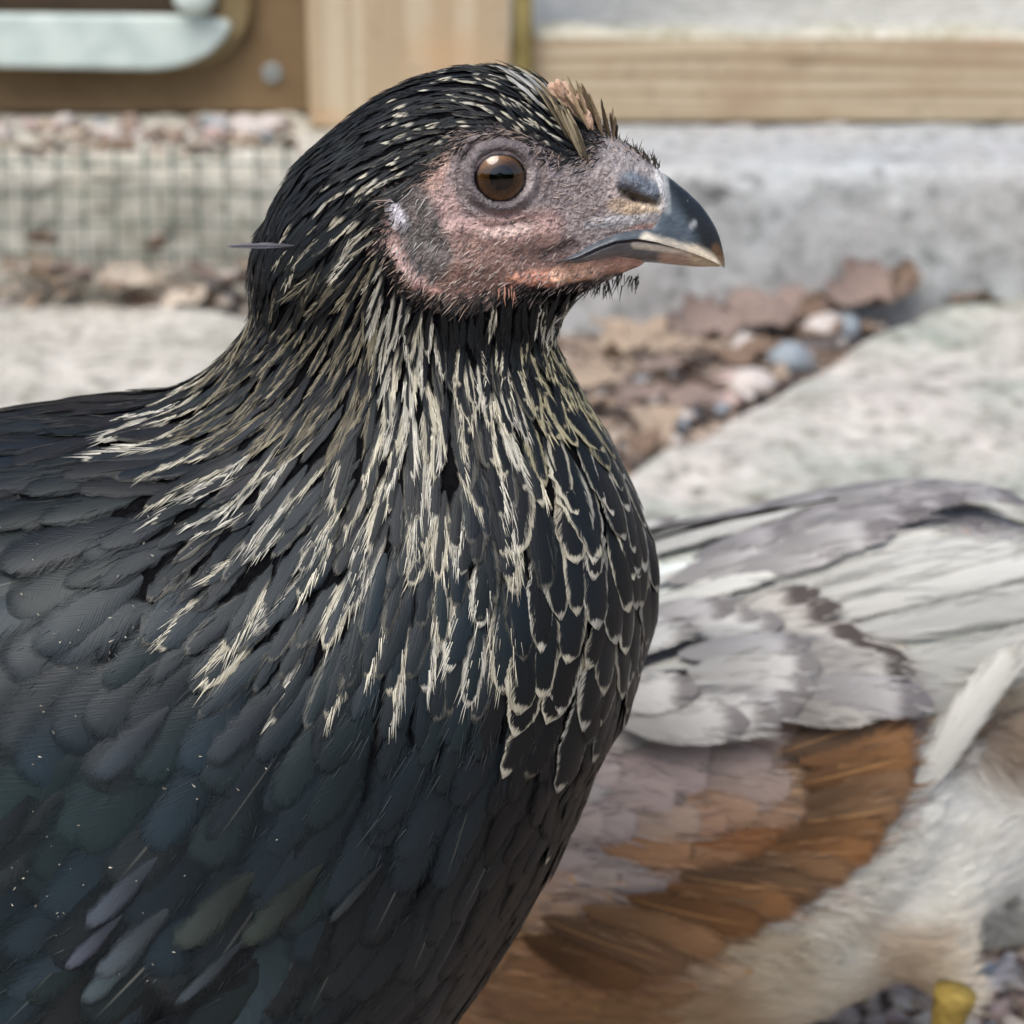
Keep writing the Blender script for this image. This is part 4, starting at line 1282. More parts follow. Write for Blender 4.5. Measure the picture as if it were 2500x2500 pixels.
def eye_mats():
    t = NT('eye_dark'); t.bsdf(srgb(40, 30, 24), 0.3, None, 0.1); a = t.m
    t = NT('iris_amber'); p = t.sep(t.attr('polar').outputs['Vector'])
    n = t.noise(t.comb(t.math('MULTIPLY', t.math('COSINE', p[1]), 5.0), t.math('MULTIPLY', t.math('SINE', p[1]), 5.0), t.math('MULTIPLY', p[0], 0.03)), 3.0, 4, 0.6)
    c = t.mix(t.smooth(p[0], 34, 54), srgb(122, 84, 42), srgb(178, 128, 68))
    c = t.mix(t.smooth(n, 0.35, 0.68), t.mix(1.0, c, (0.62, 0.58, 0.5), 'MULTIPLY'), c)
    c = t.mix(t.smooth(p[0], 27, 33), srgb(30, 20, 12), c)
    c = t.mix(t.smooth(p[0], 51, 58), c, srgb(36, 24, 16))
    t.bsdf(c, 0.6, None, 0.0); b = t.m
    t = NT('pupil_black'); t.bsdf((0.003, 0.003, 0.003), 0.1, None, 0.0); d = t.m
    t = NT('cornea_clear')
    fr = t.n('ShaderNodeFresnel'); fr.inputs[0].default_value = 1.75
    g = t.n('ShaderNodeBsdfGlossy'); g.inputs['Roughness'].default_value = 0.02
    tr = t.n('ShaderNodeBsdfTransparent'); mx = t.n('ShaderNodeMixShader')
    t.link(fr.outputs[0], mx.inputs[0]); t.link(tr.outputs[0], mx.inputs[1]); t.link(g.outputs[0], mx.inputs[2]); t.link(mx.outputs[0], t.out.inputs[0]); e = t.m
    lid = mat_plain('eyelid_skin', srgb(84, 78, 80), 0.55, 0.2, 900, 0.4, 0.5, srgb(120, 108, 110))
    return a, b, d, e, lid
M_EYE, M_IRIS, M_PUPIL, M_CORNEA, M_LID = eye_mats()
build_eye(); build_eye(True)

# small pink comb: a low row of knobbly points
M_COMB = mat_plain('comb_skin', srgb(200, 172, 150), 0.6, 0.2, 600, 0.3, 0.8, srgb(176, 140, 116))
def comb():
    bm = bmesh.new()
    pts = [(1350, 214, 15, 34, 0.25), (1366, 206, 12, 36, 0.2), (1384, 214, 13, 38, 0.2), (1400, 246, 13, 46, 0.2), (1420, 256, 14, 54, 0.25), (1436, 286, 12, 44, 0.3), (1372, 240, 14, 40, 0.2), (1410, 296, 14, 44, 0.2), (1390, 276, 12, 40, 0.1)]
    for i, (px, py, r, h, ln) in enumerate(pts):
        for sgn in (0,):
            x, z = S(px, py + 6)
            m = Matrix.Translation((x, HY + sgn * 30 * MPX - (44 + 8 * (i % 2)) * MPX, z)) @ Matrix.Rotation(-0.5 + ln, 4, 'Y') @ Matrix.Diagonal((r * .95 * MPX, r * 0.8 * MPX, h * .8 * MPX, 1))
            res = bmesh.ops.create_icosphere(bm, subdivisions=3, radius=1.0, matrix=m)
            for v in res['verts']:
                k = v.co * 1900
                v.co += v.normal * 0.00022 * (math.sin(k.x * 2.1 + i) * math.sin(k.y * 2.7) * math.sin(k.z * 2.3))
    put('comb', from_bm('comb', bm), M_COMB, hen, smooth=True)
comb()
# ------------------------------------------------------------------ plumage of the black hen
# px, py, dx, dy, length, width, pale, lace, round, gloss
ROWS = [
 (1400, 240, -0.9, -0.5, 70, 24, 0.8, 0.45, 0.2, 0.3), (1330, 220, -0.85, -0.55, 80, 24, 0.75, 0.5, 0.2, 0.3), (1300, 300, -0.8, -0.6, 60, 22, 0.7, 0.5, 0.3, 0.3), (1240, 180, -0.95, -0.3, 75, 26, 0.45, 0.4, 0.3, 0.3),
 (1200, 250, -0.95, -0.15, 66, 26, 0.5, 0.45, 0.4, 0.3), (1100, 200, -1, 0.05, 80, 30, 0.12, 0.3, 0.5, 0.4), (1100, 290, -0.98, 0.2, 64, 26, 0.5, 0.5, 0.4, 0.3), (1000, 250, -0.95, 0.3, 84, 32, 0.06, 0.3, 0.5, 0.4),
 (1040, 350, -0.95, 0.35, 64, 26, 0.55, 0.5, 0.4, 0.3), (900, 320, -0.88, 0.5, 90, 34, 0.04, 0.2, 0.5, 0.4), (960, 420, -0.85, 0.5, 80, 26, 0.55, 0.45, 0.3, 0.3), (800, 400, -0.82, 0.58, 100, 36, 0.03, 0.2, 0.5, 0.4),
 (860, 480, -0.8, 0.6, 95, 30, 0.25, 0.3, 0.4, 0.3), (700, 480, -0.75, 0.66, 110, 38, 0.03, 0.2, 0.5, 0.4), (780, 560, -0.75, 0.66, 110, 34, 0.12, 0.3, 0.4, 0.4), (650, 590, -0.7, 0.7, 110, 36, 0.05, 0.2, 0.4, 0.4),
 (930, 520, -0.72, 0.7, 95, 26, 0.75, 0.5, 0.15, 0.2), (890, 600, -0.62, 0.8, 110, 28, 0.75, 0.45, 0.1, 0.2), (930, 640, -0.45, 0.9, 100, 26, 0.8, 0.5, 0.1, 0.2), (800, 660, -0.66, 0.76, 120, 28, 0.6, 0.42, 0.1, 0.2),
 (680, 700, -0.66, 0.75, 120, 26, 0.55, 0.4, 0.1, 0.2), (620, 760, -0.62, 0.78, 120, 26, 0.5, 0.4, 0.1, 0.2), (600, 860, -0.72, 0.7, 130, 26, 0.6, 0.42, 0.1, 0.2), (740, 800, -0.6, 0.8, 120, 28, 0.55, 0.42, 0.1, 0.2),
 (700, 900, -0.66, 0.75, 130, 30, 0.5, 0.4, 0.1, 0.2), (820, 900, -0.5, 0.86, 130, 32, 0.6, 0.45, 0.1, 0.2), (880, 780, -0.42, 0.9, 125, 30, 0.7, 0.5, 0.1, 0.2), (950, 720, -0.2, 1, 120, 30, 0.95, 0.7, 0.1, 0.2),
 (985, 800, -0.05, 1, 150, 36, 1, 0.8, 0.1, 0.2), (1000, 900, 0.02, 1, 170, 42, 1, 0.85, 0.12, 0.2), (1030, 960, 0.05, 1, 170, 46, 1, 0.8, 0.15, 0.2), (1080, 860, 0.1, 1, 120, 34, 0.6, 0.45, 0.2, 0.2),
 (1110, 760, 0.1, 1, 80, 26, 0.15, 0.3, 0.3, 0.2), (1200, 760, 0.05, 1, 80, 26, 0.1, 0.3, 0.3, 0.2), (1290, 750, 0.15, 1, 80, 26, 0.12, 0.3, 0.3, 0.2), (1170, 850, 0.1, 1, 110, 40, 0.7, 0.5, 0.3, 0.2),
 (1180, 960, 0.12, 1, 160, 50, 0.95, 0.6, 0.25, 0.2), (1240, 1050, 0.1, 1, 170, 58, 0.95, 0.5, 0.3, 0.2), (1290, 900, 0.3, 1, 110, 42, 0.75, 0.42, 0.4, 0.2), (1340, 830, 0.5, 0.9, 100, 36, 0.7, 0.4, 0.4, 0.2),
 (1400, 900, 0.55, 0.85, 120, 42, 0.85, 0.35, 0.4, 0.2), (1450, 980, 0.5, 0.9, 168, 68, 0.8, 0.28, 0.6, 0.2), (1380, 1000, 0.4, 0.95, 180, 86, 0.8, 0.26, 0.6, 0.3), (1320, 1020, 0.3, 0.98, 180, 81, 0.8, 0.32, 0.6, 0.3),
 (1500, 1100, 0.35, 0.95, 192, 97, 0.8, 0.2, 0.6, 0.3), (1420, 1120, 0.3, 0.97, 204, 113, 0.8, 0.18, 0.65, 0.4), (1320, 1130, 0.1, 1, 216, 113, 0.8, 0.2, 0.6, 0.4), (1560, 1250, 0.2, 1, 204, 108, 0.8, 0.17, 0.6, 0.3),
 (1480, 1280, 0.15, 1, 228, 130, 0.8, 0.17, 0.7, 0.4), (1560, 1420, 0.05, 1, 216, 113, 0.8, 0.17, 0.65, 0.3), (1460, 1430, 0.08, 1, 240, 135, 0.8, 0.17, 0.7, 0.4), (1570, 1560, -0.08, 1, 228, 108, 0.5, 0.12, 0.6, 0.3),
 (1440, 1600, 0.0, 1, 252, 135, 0.6, 0.1, 0.7, 0.3), (1540, 1700, -0.2, 1, 252, 113, 0.3, 0.1, 0.6, 0.3), (1400, 1780, -0.15, 1, 230, 100, 0.2, 0.1, 0.7, 0.3), (1330, 1280, 0.0, 1, 240, 124, 0.8, 0.17, 0.6, 0.4),
 (1300, 1450, -0.15, 1, 276, 135, 0.8, 0.2, 0.6, 0.3), (1220, 1250, -0.1, 1, 220, 80, 0.9, 0.34, 0.4, 0.4), (1130, 1120, 0.12, 1, 200, 70, 0.6, 0.3, 0.4, 0.5), (1050, 1150, -0.05, 1, 200, 64, 0.7, 0.3, 0.35, 0.5),
 (960, 1080, -0.3, 1, 190, 54, 0.75, 0.36, 0.25, 0.4), (860, 1040, -0.45, 0.9, 180, 48, 0.75, 0.4, 0.2, 0.4), (760, 1020, -0.6, 0.8, 180, 46, 0.8, 0.38, 0.2, 0.4), (650, 1010, -0.72, 0.7, 170, 46, 0.75, 0.36, 0.2, 0.4),
 (590, 960, -0.82, 0.6, 160, 44, 0.7, 0.34, 0.2, 0.4), (560, 900, -0.9, 0.5, 150, 40, 0.7, 0.36, 0.2, 0.3), (660, 1130, -0.66, 0.76, 200, 58, 0.9, 0.32, 0.25, 0.5), (760, 1180, -0.58, 0.82, 210, 62, 0.9, 0.32, 0.3, 0.5),
 (880, 1220, -0.42, 0.9, 220, 66, 0.85, 0.3, 0.3, 0.5), (1000, 1280, -0.25, 1, 220, 70, 0.8, 0.3, 0.35, 0.5), (1100, 1330, -0.05, 1, 230, 78, 0.8, 0.28, 0.4, 0.5), (600, 1230, -0.72, 0.7, 200, 58, 0.9, 0.3, 0.25, 0.5),
 (540, 1350, -0.62, 0.78, 180, 56, 0.75, 0.32, 0.25, 0.4), (680, 1330, -0.6, 0.8, 220, 66, 0.85, 0.3, 0.3, 0.5), (820, 1400, -0.48, 0.88, 220, 70, 0.8, 0.32, 0.3, 0.5), (960, 1460, -0.3, 0.95, 230, 76, 0.7, 0.34, 0.35, 0.4),
 (1090, 1500, -0.15, 1, 230, 86, 0.75, 0.3, 0.4, 0.4), (1210, 1530, -0.35, 0.95, 230, 84, 0.7, 0.3, 0.45, 0.4), (740, 1530, -0.45, 0.9, 200, 64, 0.75, 0.36, 0.3, 0.3), (880, 1600, -0.4, 0.92, 210, 76, 0.7, 0.34, 0.35, 0.3),
 (1010, 1640, -0.3, 0.95, 220, 86, 0.7, 0.3, 0.4, 0.3), (1130, 1680, -0.4, 0.92, 230, 90, 0.6, 0.26, 0.45, 0.3), (1240, 1660, -0.3, 0.95, 230, 96, 0.3, 0.2, 0.5, 0.3), (800, 1740, -0.5, 0.88, 230, 110, 0.1, 0.1, 0.7, 0.4),
 (950, 1800, -0.4, 0.92, 300, 156, 0.06, 0.1, 0.8, 0.4), (1120, 1820, -0.3, 0.95, 312, 162, 0.03, 0.1, 0.8, 0.3), (1270, 1800, -0.2, 1, 240, 115, 0.06, 0.1, 0.75, 0.3), (440, 950, -0.97, 0.22, 218, 76, 0.42, 0.26, 0.5, 0.5),
 (330, 990, -1, 0.18, 241, 89, 0.33, 0.22, 0.5, 0.6), (240, 1080, -1, 0.2, 288, 113, 0.24, 0.16, 0.5, 0.6), (350, 1080, -0.98, 0.2, 253, 103, 0.45, 0.2, 0.5, 0.7), (460, 1060, -0.92, 0.36, 230, 81, 0.45, 0.26, 0.5, 0.6),
 (300, 1180, -0.96, 0.22, 264, 122, 0.36, 0.18, 0.5, 0.7), (440, 1180, -0.92, 0.36, 230, 103, 0.36, 0.22, 0.5, 0.6), (150, 1010, -1, 0.2, 299, 122, 0, 0.1, 0.6, 0.5), (30, 1080, -1, 0.22, 322, 148, 0, 0.1, 0.7, 0.5),
 (100, 1200, -0.97, 0.26, 322, 162, 0, 0.1, 0.7, 0.5), (420, 1300, -0.85, 0.5, 241, 113, 0.27, 0.2, 0.5, 0.5), (250, 1330, -0.85, 0.48, 345, 228, 0.05, 0.1, 0.8, 0.5), (80, 1400, -0.85, 0.5, 338, 195, 0.0, 0.1, 0.9, 0.5),
 (420, 1460, -0.75, 0.65, 275, 156, 0.15, 0.12, 0.8, 0.5), (560, 1480, -0.65, 0.75, 200, 84, 0.4, 0.2, 0.5, 0.4), (250, 1550, -0.72, 0.68, 312, 208, 0.0, 0.1, 1, 0.6), (100, 1650, -0.72, 0.68, 338, 214, 0.0, 0.1, 1, 0.6),
 (420, 1650, -0.68, 0.72, 312, 208, 0.0, 0.1, 1, 0.7), (600, 1660, -0.6, 0.8, 288, 169, 0.05, 0.1, 0.9, 0.5), (300, 1800, -0.7, 0.7, 338, 214, 0.0, 0.1, 1, 0.8), (520, 1820, -0.62, 0.78, 325, 208, 0.0, 0.1, 1, 0.6),
 (700, 1880, -0.55, 0.84, 338, 214, 0.0, 0.1, 1, 0.5), (100, 1900, -0.72, 0.68, 362, 208, 0.0, 0.1, 1, 0.6), (250, 2050, -0.7, 0.7, 362, 195, 0.0, 0.1, 0.95, 0.7), (480, 2050, -0.65, 0.75, 362, 208, 0.0, 0.1, 1, 0.6),
 (700, 2080, -0.6, 0.8, 375, 214, 0.0, 0.1, 1, 0.5), (900, 2050, -0.5, 0.86, 375, 208, 0.0, 0.1, 0.95, 0.4), (1100, 2020, -0.35, 0.94, 375, 195, 0.0, 0.1, 0.9, 0.3), (1280, 1980, -0.3, 0.95, 350, 156, 0.05, 0.1, 0.8, 0.3),
 (200, 2250, -0.74, 0.66, 375, 169, 0.0, 0.1, 0.9, 0.9), (450, 2280, -0.72, 0.7, 400, 182, 0.0, 0.1, 0.9, 0.8), (700, 2300, -0.7, 0.72, 412, 195, 0.0, 0.1, 0.9, 0.4), (950, 2280, -0.62, 0.78, 412, 195, 0.0, 0.1, 0.85, 0.3),
 (1150, 2220, -0.5, 0.86, 400, 169, 0.0, 0.1, 0.8, 0.3), (100, 2450, -0.8, 0.6, 400, 169, 0.0, 0.1, 0.9, 0.7), (450, 2480, -0.8, 0.6, 425, 182, 0.0, 0.1, 0.85, 0.4), (800, 2480, -0.78, 0.62, 425, 195, 0.0, 0.1, 0.8, 0.3),
 (1050, 2420, -0.68, 0.74, 412, 156, 0.0, 0.1, 0.8, 0.3), (-400, 1400, -0.95, 0.3, 375, 208, 0.0, 0.1, 0.9, 0.5), (-400, 2200, -0.9, 0.4, 400, 208, 0.0, 0.1, 0.9, 0.5), (-1200, 1700, -1, 0.1, 425, 208, 0.0, 0.1, 0.8, 0.5),
 (400, 2900, -0.9, 0.3, 400, 195, 0.0, 0.1, 0.8, 0.3), (-800, 2700, -1, -0.1, 400, 195, 0.0, 0.1, 0.8, 0.3)]
FIELD = Field(ROWS)
FEATHER_HOLE = [(1600, 395), (1540, 330), (1475, 322), (1430, 398), (1345, 378), (1255, 328), (1150, 330), (1085, 368), (1040, 436), (990, 478), (940, 500), (935, 570), (945, 640),
        (995, 705), (1065, 728), (1150, 738), (1235, 712), (1320, 712), (1400, 708), (1540, 680), (1640, 640), (1700, 500)]
pl = Plumage(hen_bvh)
CREAM = np.array(srgb(218, 214, 194)); CREAM_W = np.array(srgb(216, 217, 212)); CREAM_D = np.array(srgb(142, 136, 116))

def black_tone(px, py, gloss):
    """near black pigment; wing feathers carry a blue, green or plum gloss"""
    k = RNG.uniform(0.8, 1.2)
    base = np.array([0.0068, 0.0073, 0.0086]) * k
    tint = [np.array([.012, .022, .030]), np.array([.012, .023, .021]), np.array([.022, .018, .024]), np.array([.018, .017, .016])][RNG.choice(4, p=[.40, .28, .02, .30])]
    c = base + tint * gloss * RNG.uniform(0.2, 0.9)
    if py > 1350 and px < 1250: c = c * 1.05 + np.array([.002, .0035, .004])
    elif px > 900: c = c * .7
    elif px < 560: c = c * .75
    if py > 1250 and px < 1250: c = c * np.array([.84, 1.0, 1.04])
    if px < 760 and py > 2120 and RNG.random() < 0.24: c = c + np.array([.014, .022, .028]) * RNG.uniform(.5, 1.2)
    return c

def plant(n, region=None):
    def mask(c):
        m = c[:, 1] < HY + 0.0008
        if region is not None: m &= region(c)
        return m
    P, Nn = surface_samples(HV, HF, mask, n)
    pjx, dep = project(P)
    keep = ~in_poly(pjx, FEATHER_HOLE)
    P, Nn, pjx, dep = P[keep], Nn[keep], pjx[keep], dep[keep]
    vals = np.array([FIELD(p) for p in pjx])
    scale = np.full(len(P), MPX)
    rad = np.sqrt(vals[:, 2] * 0.26 * vals[:, 3] * 0.56) * scale * np.where(vals[:, 6] > .7, .86, 1.0)
    order = darts(P, rad)
    for i in order:
        dx, dy, L, W, pale, lace, rnd_, gloss = vals[i]
        px, py = pjx[i]
        d = img_dir(dx, dy)
        ang = RNG.normal(0, 0.13 if px < 1250 else 0.19)
        nv = Nn[i]
        d = d - nv * np.dot(d, nv)
        d = d / (np.linalg.norm(d) + 1e-9)
        d = d * math.cos(ang) + np.cross(nv, d) * math.sin(ang)
        L *= MPX * RNG.uniform(0.95, 1.35); W *= MPX * RNG.uniform(0.85, 1.15)
        low = np.clip((py - 1000) / 250, 0, 1) * (px < 1300)
        if (rnd_ > .72 and px < 1200) or (py > 1570 and px < 1330): pale = 0.0
        if px < 470 and py < 1400: pale *= .45
        if px < 1250 and 1150 < py < 1700: L *= .86
        has = pale > 0.14 and RNG.random() < pale * (1.18 if px > 1260 else 1.0) * (1 - 0.5 * low)
        if has and px < 1250 and rnd_ > .44: rnd_ = .44
        e = CREAM * 0.55 + CREAM_W * 0.45 if RNG.random() < 0.5 else CREAM
        if 560 < px < 930 and 600 < py < 1010: e = CREAM_D * RNG.uniform(0.7, 1.4)
        elif px > 1260 and 780 < py < 1000: e = CREAM * np.array([.68, .66, .55])
        e = e * RNG.uniform(0.75, 1.05)
        crown = py < 560 and px > 560
        lift = (0.0002, 0.0007) if crown else (0.0003, min(0.0019, 0.0009 + W * 0.07))
        if rnd_ > .7: lift = (0.0003, 0.0010)
        pal = (RNG.uniform(0.65, 1.0) if has else 0.0)
        if not has and pale > .4: pal = 0.18
        sh = 0.0
        if rnd_ > .75 and RNG.random() < 0.16: sh = RNG.uniform(0.05, 0.16)
        if py < 520 and px > 640:
            W *= 0.72; L *= 1.15; rnd_ = 0.2
            if has: sh = -1.0; lace = RNG.uniform(.28, .5)
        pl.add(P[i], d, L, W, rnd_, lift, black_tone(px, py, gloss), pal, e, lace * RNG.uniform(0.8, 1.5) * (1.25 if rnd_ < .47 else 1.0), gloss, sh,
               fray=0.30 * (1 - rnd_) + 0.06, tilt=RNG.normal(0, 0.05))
plant(80000)
N_FIELD = len(pl.V)
def barb_coat():
    R, D, L, W, C = [], [], [], [], []
    for i in range(N_FIELD):
        c = pl.V[i].mean(0); q = project(c)[0][0]
        if not (-40 < q[0] < 1700 and q[1] < 2540): continue
        shape = pl.misc[i][0][0]; pale = pl.col[i][0][3]; sz = pl.size[i]
        r = pl.uv[i][0][2]; f = (r * 13.7) % 1.0
        side = None
        if f < .82 and shape < .47: side = 1 if f < .41 else -1
        big = math.sqrt(sz) / MPX
        if pale > .5 and pl.misc[i][0][2] > -.5:
            n = int((9 + big * .17) if shape < .47 else 0); col = pl.edge[i][0][:3]; ln = (.10, .26)
            if shape >= .47: side = None
        elif shape < .6:
            n = int(4 + big * .05); col = pl.col[i][0][:3] * 1.4; ln = (.12, .3)
        else:
            n = 6; col = pl.col[i][0][:3] * 1.3; ln = (.05, .12)
        P, d, Lf = pl.barbs(i, n, side)
        R.append(P); D.append(d); L.append(Lf * RNG.uniform(*ln, n)); W.append(RNG.uniform(1.2, 2.4, n) * MPX); C.append(np.array(col)[None] * RNG.uniform(.6, 1.15, (n, 1)))
    return [np.concatenate(a) for a in (R, D, L, W, C)]
BARB = barb_coat()

# stray feathers and the tufts before the comb, each with its own place: px, py, dx, dy, len, wid, tone
def own(px, py, dx, dy, L, W, col, pale, edge, lace, shape=0.15, lift=(0.0004, 0.002), hug=1.0, curl=0.0, up=0.0, nrm=None, shaft=0.0):
    p, n = hit(px, py, hen_bvh)
    d = Vector(img_dir(dx, dy)) + n * up
    pl.add(p, d, L * MPX, W * MPX, shape, lift, col, pale, edge, lace, 0.2, shaft, 0.25, nrm=nrm, hug=hug, curl=curl)
BLK = (.014, .015, .017)
own(720, 600, -1, 0.02, 165, 24, (.06, .06, .072), 0.7, np.array(srgb(140, 138, 152)), .7, .2, (0.001, 0.002), 0.0, nrm=(0, -1, .3))
NO_MIRROR = len(pl.V) - 1
TAN = np.array(srgb(192, 176, 144)); OLV = np.array(srgb(134, 120, 94))
TUFT = []
for k in range(17):                       # brown tuft in front of the comb, fanning up and back
    f = k / 16.0
    TUFT.append((1440 + 58 * f + rnd.uniform(-9, 9), 318 + 26 * f + rnd.uniform(-16, 6), -.58 + .42 * f + rnd.uniform(-.16, .16), -.85, 178 - 96 * f + rnd.uniform(-40, 14), rnd.uniform(10, 16), (TAN, OLV, TAN * .7, OLV * .6)[rnd.randrange(4)] * np.array([1.0, .92, .88]) * (.95 - .4 * f), 1))
for k in range(22):                       # feathers lying on the forehead, down to the point before the eye
    f = k / 21.0
    TUFT.append((1432 - 60 * f + rnd.uniform(-10, 10), 396 - 90 * f + rnd.uniform(-14, 14), -.38 - .28 * f + rnd.uniform(-.06, .06), -.9, 120 + rnd.uniform(-20, 20), 16, (TAN, OLV, TAN * .7, OLV * .5)[rnd.randrange(4)], 0))
TUFT += [(1360, 270, -.7, -.7, 120, 20, CREAM_W * .8, 0), (1340, 260, -.75, -.66, 130, 18, CREAM_W * .9, 0), (1325, 270, -.75, -.66, 120, 16, CREAM_W * .8, 0), (1310, 230, -.8, -.55, 120, 16, CREAM_W * .7, 0), (1350, 240, -.8, -.6, 120, 18, CREAM, 0)]
for (px, py, dx, dy, L, W, c, k) in TUFT:
    own(px, py, dx, dy, L * (0.8 if k else 1.0), W * (1.2 if k else 1.3), tuple(np.array(c) * .45), .95, c, .85, .3, (0.0006, 0.0016 if not k else 0.003), 0.0 if k else 1.0, up=0.0, nrm=(rnd.uniform(-.3, .3), -1, .2) if k else None)
for (x, y, L, W, c) in ((222, 2250, 190, 84, (112, 130, 150)), (170, 2356, 150, 56, (120, 134, 158)), (248, 2376, 200, 92, (116, 138, 152)), (212, 2440, 180, 80, (110, 140, 152)), (440, 2442, 190, 52, (100, 122, 136)), (440, 2300, 220, 130, (92, 110, 104)), (596, 2292, 220, 110, (82, 100, 92)), (250, 1890, 190, 120, (74, 90, 104)), (520, 1850, 200, 110, (70, 84, 96)), (800, 2230, 150, 44, (84, 96, 100))):
    own(x + L * .86, y - L * .86, -.72, .72, L * 1.25, W * .85, tuple((np.array(srgb(*c)) * .7 + np.mean(srgb(*c)) * .3) * .27), 0.0, CREAM, .1, .9, (0.0012, 0.0022))  # paler blue-grey wing feathers: gloss highlights put into their colour
# far-side tail: a few long quills to finish the bird outside the picture
for k in range(9):
    p, n, _, _ = hen_bvh.find_nearest(Vector((S(-1800, 1650)[0], HY - 0.006 - 0.002 * k, S(-1800, 1600 + 26 * k)[1])))
    pl.add(p, Vector((-1, -0.05 * k, 0.55 - 0.07 * k)), 0.085, 0.022, 0.6, (0.0005, 0.002), BLK, 0, CREAM, .1, .5, hug=0.0)

M_PLUME = mat_plumage('black_plumage', 0.5, 0.75, 0.28, SOFT=0.55)
ids = np.arange(len(pl.V))
cen = np.array([v.mean(0) for v in pl.V]); cp, _ = project(cen)
inframe = (cp[:, 0] > -60) & (cp[:, 0] < 2560) & (cp[:, 1] < 2560)
sz = np.array(pl.size) * inframe
big = np.argsort(-sz)[:300]
big_set = set(big.tolist())
for i in big:
    put('feather', pl.mesh('feather', [i]), M_PLUME, hen)
rest = [i for i in ids if i not in big_set]
o = put('plumage', pl.mesh('plumage', rest), M_PLUME, hen); o['kind'] = 'stuff'
o['label'] = 'fine cream edged neck and head feathers'
o = put('plumage', pl.mesh('plumage', [i for i in ids if i != NO_MIRROR], mirror_y=HY), M_PLUME, hen); o['kind'] = 'stuff'
o['label'] = 'black feathers of the side away from the camera'

o = strands('barbs', *BARB, M_STRAND, hen, 0.04)
o['label'] = 'loose cream and black barbs along the feather edges'
